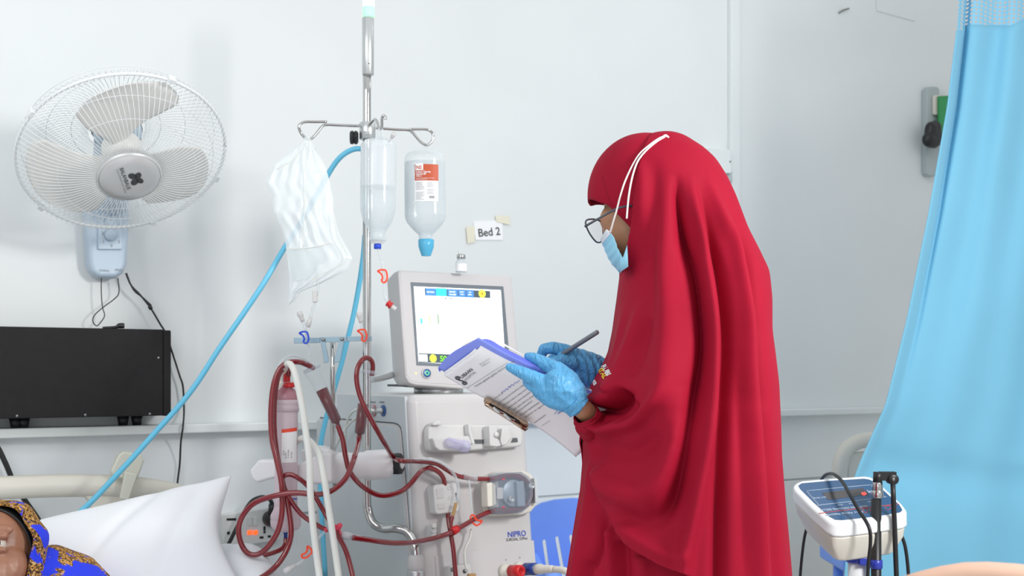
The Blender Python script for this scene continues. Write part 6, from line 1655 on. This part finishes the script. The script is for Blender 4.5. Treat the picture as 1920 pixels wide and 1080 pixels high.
# ---------------------------------------------------------------- patient in the bed
pat = thing('person', 'patient in blue printed headscarf lying in the bed against the pillow', 'person', P(-30, 1250, 2.35))
PC = P(-17, 1046, 2.30)
pf = Vector((0.05, -0.93, 0.36)).normalized(); pu = Vector((-0.08, 0.36, 0.93)); pu = (pu - pf * pu.dot(pf)).normalized(); ps_ = pf.cross(pu)
if ps_.x < 0: ps_ = -ps_
mb = MB()
AX = (ps_, pf, pu)
mb.ball(PC - pf * 0.02 + pu * .02, (0.086, 0.094, 0.100), AX, 24, 16)
mb.ball(PC + pf * 0.022 - pu * 0.045, (0.078, 0.070, 0.078), AX, 24, 16)
for sg in (-1, 1):
    mb.ball(PC + pf * 0.030 - pu * 0.030 + ps_ * 0.045 * sg, (0.038, 0.037, 0.046), AX)      # cheek
    mb.ball(PC + pf * 0.068 + pu * 0.036 + ps_ * 0.032 * sg, (0.032, 0.013, 0.013), AX)      # brow
    mb.ball(PC + pf * 0.070 + pu * 0.0225 + ps_ * 0.034 * sg, (0.022, 0.0145, 0.0085), AX)     # upper lid
    mb.ball(PC + pf * 0.069 - pu * 0.0035 + ps_ * 0.034 * sg, (0.022, 0.0135, 0.0080), AX)     # lower lid
mb.lathe(PC + pf * 0.078 + pu * 0.018, -pu * .9 + pf * .35, [(0.006, -.01), (0.011, 0), (0.016, .04), (0.019, .052), (0.008, .062)], 14)
for sg in (-1, 1): mb.ball(PC + pf * 0.086 - pu * 0.042 + ps_ * 0.017 * sg, (0.012, 0.014, 0.010), AX)
mb.ball(PC + pf * 0.078 - pu * 0.066, (0.026, 0.014, 0.007), AX); mb.ball(PC + pf * 0.075 - pu * 0.080, (0.024, 0.014, 0.008), AX)
mb.ball(PC + pf * 0.058 - pu * 0.105, (0.030, 0.026, 0.022), AX)
mb.chain([(-28, 1120, 2.34, 52), (-10, 1190, 2.38, 58)])
mb.chain([(10, 1240, 2.30, 105), (60, 1330, 2.05, 100), (120, 1430, 1.85, 110)])
mb.chain([(130, 1170, 2.36, 70), (230, 1320, 2.2, 52), (260, 1420, 2.0, 42)]); mb.chain([(-120, 1200, 2.36, 70), (-140, 1330, 2.2, 52), (-100, 1420, 2.0, 42)])
blend('body', mb, M['skin2'], pat, 0.0026, 4)
for sg in (-1, 1):
    ec = PC + pf * 0.062 + pu * 0.0095 + ps_ * 0.034 * sg
    mb = MB(); mb.ball(ec, 0.0155, AX, 20, 14); ey = obj('eye', mb, M['eyewhite'], pat)
    mb = MB(); dirn = (pf + ps_ * 0.22).normalized(); mb.lathe(ec + dirn * 0.0142, dirn, [(0.0072, -.001), (0.0070, 0.0004), (0.005, 0.0013), (0.001, 0.0016)], 18); obj('iris', mb, M['ink'], ey)
    mb = MB(); mb.tube([PC + pf * 0.083 + pu * 0.040 + ps_ * (0.014 * sg), PC + pf * 0.080 + pu * 0.046 + ps_ * (0.030 * sg), PC + pf * 0.064 + pu * 0.043 + ps_ * (0.050 * sg)], [.0015, .002, .001], 8); obj('eyebrow', mb, M['black'], pat)
mb = MB(); mb.tube([PC + pf * (0.091 - 14 * x * x) - pu * (0.073 + 2 * x * x) + ps_ * x for x in np.linspace(-.024, .024, 9)], [.001, .002, .0026, .003, .003, .003, .0026, .002, .001], 8, 2); obj('lips', mb, M['lip'], pat)
def op_p(phi):
    up, sd = math.sin(phi), math.cos(phi)
    return math.radians(59 - 3 * max(0, up) + 4 * max(0, -up) + 3 * abs(sd))
mb = MB(); hood(mb, PC - pf * 0.01, pf, pu, ps_, 0.112, 0.122, 0.104, op_p, 28, 72)
for v in mb.v: v += (v - PC).normalized() * (0.004 * math.sin(v.x * 60 + v.z * 45) + .003 * math.sin(v.z * 90 - v.x * 30))
obj('headscarf', mb, M['paisley_rim'], pat, solid=0.004)
mb = MB(); hood(mb, PC - pf * 0.012, pf, pu, ps_, 0.102, 0.112, 0.095, lambda p: op_p(p) - math.radians(-1.5 + 5.5 * max(0, math.sin(p))), 12, 72, 0, math.radians(110)); obj('under_cap', mb, M['black'], pat, solid=0.0012)
mb = MB()
mb.chain([(-20, 1150, 2.36, 95), (20, 1180, 2.36, 120), (90, 1150, 2.38, 128), (140, 1185, 2.38, 118), (200, 1260, 2.3, 100), (240, 1340, 2.15, 80)])
mb.chain([(20, 1200, 2.34, 140), (80, 1330, 2.1, 140), (140, 1440, 1.9, 140)])
mb.chain([(-60, 1170, 2.36, 100), (-150, 1230, 2.35, 95), (-170, 1350, 2.2, 70)])
def wr(co): return co + Vector((0, -1, .4)).normalized() * (0.006 * math.sin(co.x * 38 + co.z * 55) + .004 * math.sin(co.x * 80 - co.z * 30))
blend('shawl', mb, M['paisley'], pat, 0.008, 6, .5, wr)

# ---------------------------------------------------------------- body scale
t = thing('body_scale', 'electronic body scale with tilted blue display on a white column', 'scale', P(1608, 1050, 2.76))
q4 = [P(1487, 903, 2.85), P(1633, 889, 2.90), P(1703, 962, 2.74), P(1555, 985, 2.69)]
SF = Plane(sum(q4, Vector()) / 4, (q4[1] - q4[0]).cross(q4[3] - q4[0]) * -1, (q4[1] - q4[0]))
if SF.n.z < 0: SF = Plane(SF.o, -SF.n, SF.ex)
rim = [(1486, 910), (1492, 904), (1502, 900), (1560, 895), (1620, 891), (1632, 893), (1643, 898), (1668, 922), (1692, 944), (1700, 955), (1700, 963), (1693, 967), (1640, 975), (1580, 982), (1562, 981), (1550, 975), (1520, 948), (1490, 919)]
mb = MB(); mb.prism([SF.hit(x, y, 0.0) for x, y in rim], Vector((0, 0, -0.034))); obj('display_rim', mb, M['scaletrim'], t, 0.008, 4)
cr = sum((SF.hit(x, y) for x, y in rim), Vector()) / len(rim)
r1 = [SF.hit(x, y, 0) - Z * .033 for x, y in rim]
def towards(r, c, k, dz): return [c + (p - c) * k - Z * dz for p in r]
mb = MB(); mb.loft([towards(r1, cr - Z * .033, .97, 0), towards(r1, cr - Z * .033, .94, .025), towards(r1, cr - Z * .033, .76, .068), towards(r1, cr - Z * .033, .55, .078)], smooth=False); obj('display_body', mb, M['scalecream'], t, 0.006)
face = [(1497, 910), (1503, 906), (1560, 901), (1620, 897.5), (1630, 899), (1640, 904), (1664, 926), (1686, 946), (1692, 956), (1688, 960), (1640, 968), (1580, 974.5), (1566, 974), (1555, 968), (1526, 942), (1500, 916)]
mb = MB(); mb.prism([SF.hit(x, y, 0.0012) for x, y in face], SF.n * -0.003); fcp = obj('face_panel', mb, M['scaleblue'], t)
mb = MB(); mb.prism([SF.hit(x, y, 0.0018) for x, y in ((1541, 924), (1618, 915), (1630, 927), (1553, 937))], SF.n * -0.001); obj('lcd', mb, M['scalelcd'], fcp)
mb = MB(); mb.prism([SF.hit(x, y, 0.0024) for x, y in ((1615, 923.5), (1622, 922.5), (1625, 926), (1622, 928), (1617, 928))], SF.n * -0.001); obj('indicator', mb, M['redlight'], fcp)
mb = MB(); mb.tube([SF.hit(x, y, 0.0014) for x, y in ((1514, 921), (1520, 919.5), (1628, 909.5), (1634, 912), (1655, 929), (1653, 933), (1540, 946.5), (1534, 945), (1516, 925), (1514, 921))], 0.0007, 6, 2)
se = (SF.hit(1640, 950) - SF.hit(1540, 960)).normalized(); sv = SF.n.cross(se); sv = sv if sv.z > 0 else -sv
def st(s, px, py, size, bold=0.01):
    o = SF.hit(px, py, 0.0016); mb.text(s, size, lambda x, y: o + se * x + sv * y, bold=bold)
st('Body scale', 1526, 935, 0.0085); st('kg', 1629, 924, 0.017, .02); st('DT200 Electronic body scale', 1539, 958.5, 0.0105); st('Max:200kg  Min:2kg  d:100g', 1549, 967, 0.0085, .015); st('hold', 1572, 947.5, 0.007); st('zero', 1592, 945, 0.007); st('tare', 1628, 941.5, 0.007)
obj('face_lettering', mb, M['scaleline'], fcp)
mb = MB(); mb.tube([SF.hit(1535, 962.5, 0.0014), SF.hit(1610, 953.5, 0.0014), SF.hit(1686, 945, 0.0014)], 0.0009, 6, 1)
for x, y in ((1623, 957), (1636, 955.5), (1665, 952)):
    mb.tube([SF.hit(x + 4.5 * math.cos(w), y + 4 * math.sin(w), 0.0016) for w in [2 * math.pi * k / 16 for k in range(17)]], 0.0006, 5, 1)
obj('red_line', mb, M['redline'], fcp)
mb = MB(); sb = P(1607, 1030, 2.77); sb0 = Vector((sb.x, sb.y, 0))
mb.lathe(Vector((sb.x, sb.y, P(0, 1054, 2.77).z)), Z, [(0.026, 0), (0.027, .003), (0.027, .075), (0.022, .08)], 24); mb.prism([P(1556, 1027, 2.74), P(1580, 1008, 2.77), P(1640, 1004, 2.77), P(1640, 1014, 2.74)], Vector((0, .05, 0))); mb.box(P(1628, 1051, 2.75), (0.05, 0.03, 0.018)); obj('column_bracket', mb, M['royal'], t, 0.003)
mb = MB(); mb.tube([sb0 + Z * .03, Vector((sb.x, sb.y, 0.70))], 0.0215, 20, 1); obj('column', mb, M['scaletrim'], t)
mb = MB(); mb.box(sb0 + Vector((0, -.12, .03)), (0.36, 0.48, 0.055)); obj('platform', mb, M['scalecream'], t, 0.012)
hr = P(1643, 900, 2.73)
mb = MB(); zr = lambda y: P(0, y, 2.73).z
mb.tube([Vector((hr.x, hr.y, .06)), Vector((hr.x - .0006, hr.y, .5)), Vector((hr.x, hr.y, zr(935)))], 0.0118, 18, 1); obj('height_rod', mb, M['black'], t)
mb = MB(); mb.lathe(Vector((hr.x + .003, hr.y, zr(933))), Z, [(0.0125, 0), (0.0132, .002), (0.0132, .014), (0.0118, .016), (0.0118, .018), (0.0124, .02), (0.0112, .034), (0.0105, .036)], 24); obj('rod_collar', mb, M['steel'], t)
mb = MB(); mb.tube([Vector((hr.x + .003, hr.y, zr(906))), Vector((hr.x + .004, hr.y, zr(885)))], 0.0108, 16, 1); mb.box(P(1664, 892.5, 2.73), (0.036, 0.02, 0.02)); mb.lathe(P(1675, 899, 2.718), (0, -1, 0), [(0.0125, -.022), (0.0125, .002), (0.010, .004)], 20); hj = obj('rod_head', mb, M['black'], t)
mb = MB(); mb.lathe(P(1675, 899, 2.713), (0, -1, 0), [(0.004, 0), (0.004, .002), (0.002, .003)], 12); obj('hinge_screw', mb, M['screw'], hj)
mb = MB(); mb.tube([P(1674, 905, 2.72), P(1677, 980, 2.72), P(1681, 1085, 2.72), P(1684, 1150, 2.72)], 0.0058, 10, 2); obj('measuring_arm', mb, M['black'], t)
mb = MB(); mb.lathe(Vector((hr.x, hr.y, zr(1066))), Z, [(0.0125, 0), (0.0145, .001), (0.0145, .020), (0.0125, .021)], 20); obj('rod_clip', mb, M['royal'], t)
mb = MB(); mb.tube([P(x, y, d) for x, y, d in ((1540, 900, 2.93), (1547, 891, 2.90), (1558, 888, 2.86), (1568, 892, 2.82), (1580, 904, 2.78), (1595, 930, 2.72), (1612, 960, 2.69), (1624, 978, 2.67), (1631, 995, 2.66), (1632, 1020, 2.66), (1628, 1060, 2.66), (1626, 1110, 2.66))], 0.0042, 10)
tag(obj('scale_cable', mb, M['black']), 'black cable draped across the face of the body scale display', 'cable')
mb = MB(); mb.tube([P(x, y, 2.85) for x, y in ((1514, 985), (1508, 1010), (1503, 1050), (1500, 1090), (1498, 1150))], 0.0036, 8)
tag(obj('hanging_cable', mb, M['black']), 'black cable hanging below the display on its side nearest the maroon dress', 'cable')
mb = MB(); mb.tube([P(x, y, 2.76) for x, y in ((1672, 975), (1680, 985), (1688, 1000), (1696, 1020), (1701, 1050), (1704, 1090), (1705, 1150))], 0.0042, 8)
tag(obj('hanging_cable', mb, M['black']), 'black cable curving down in front of the blue curtain', 'cable')
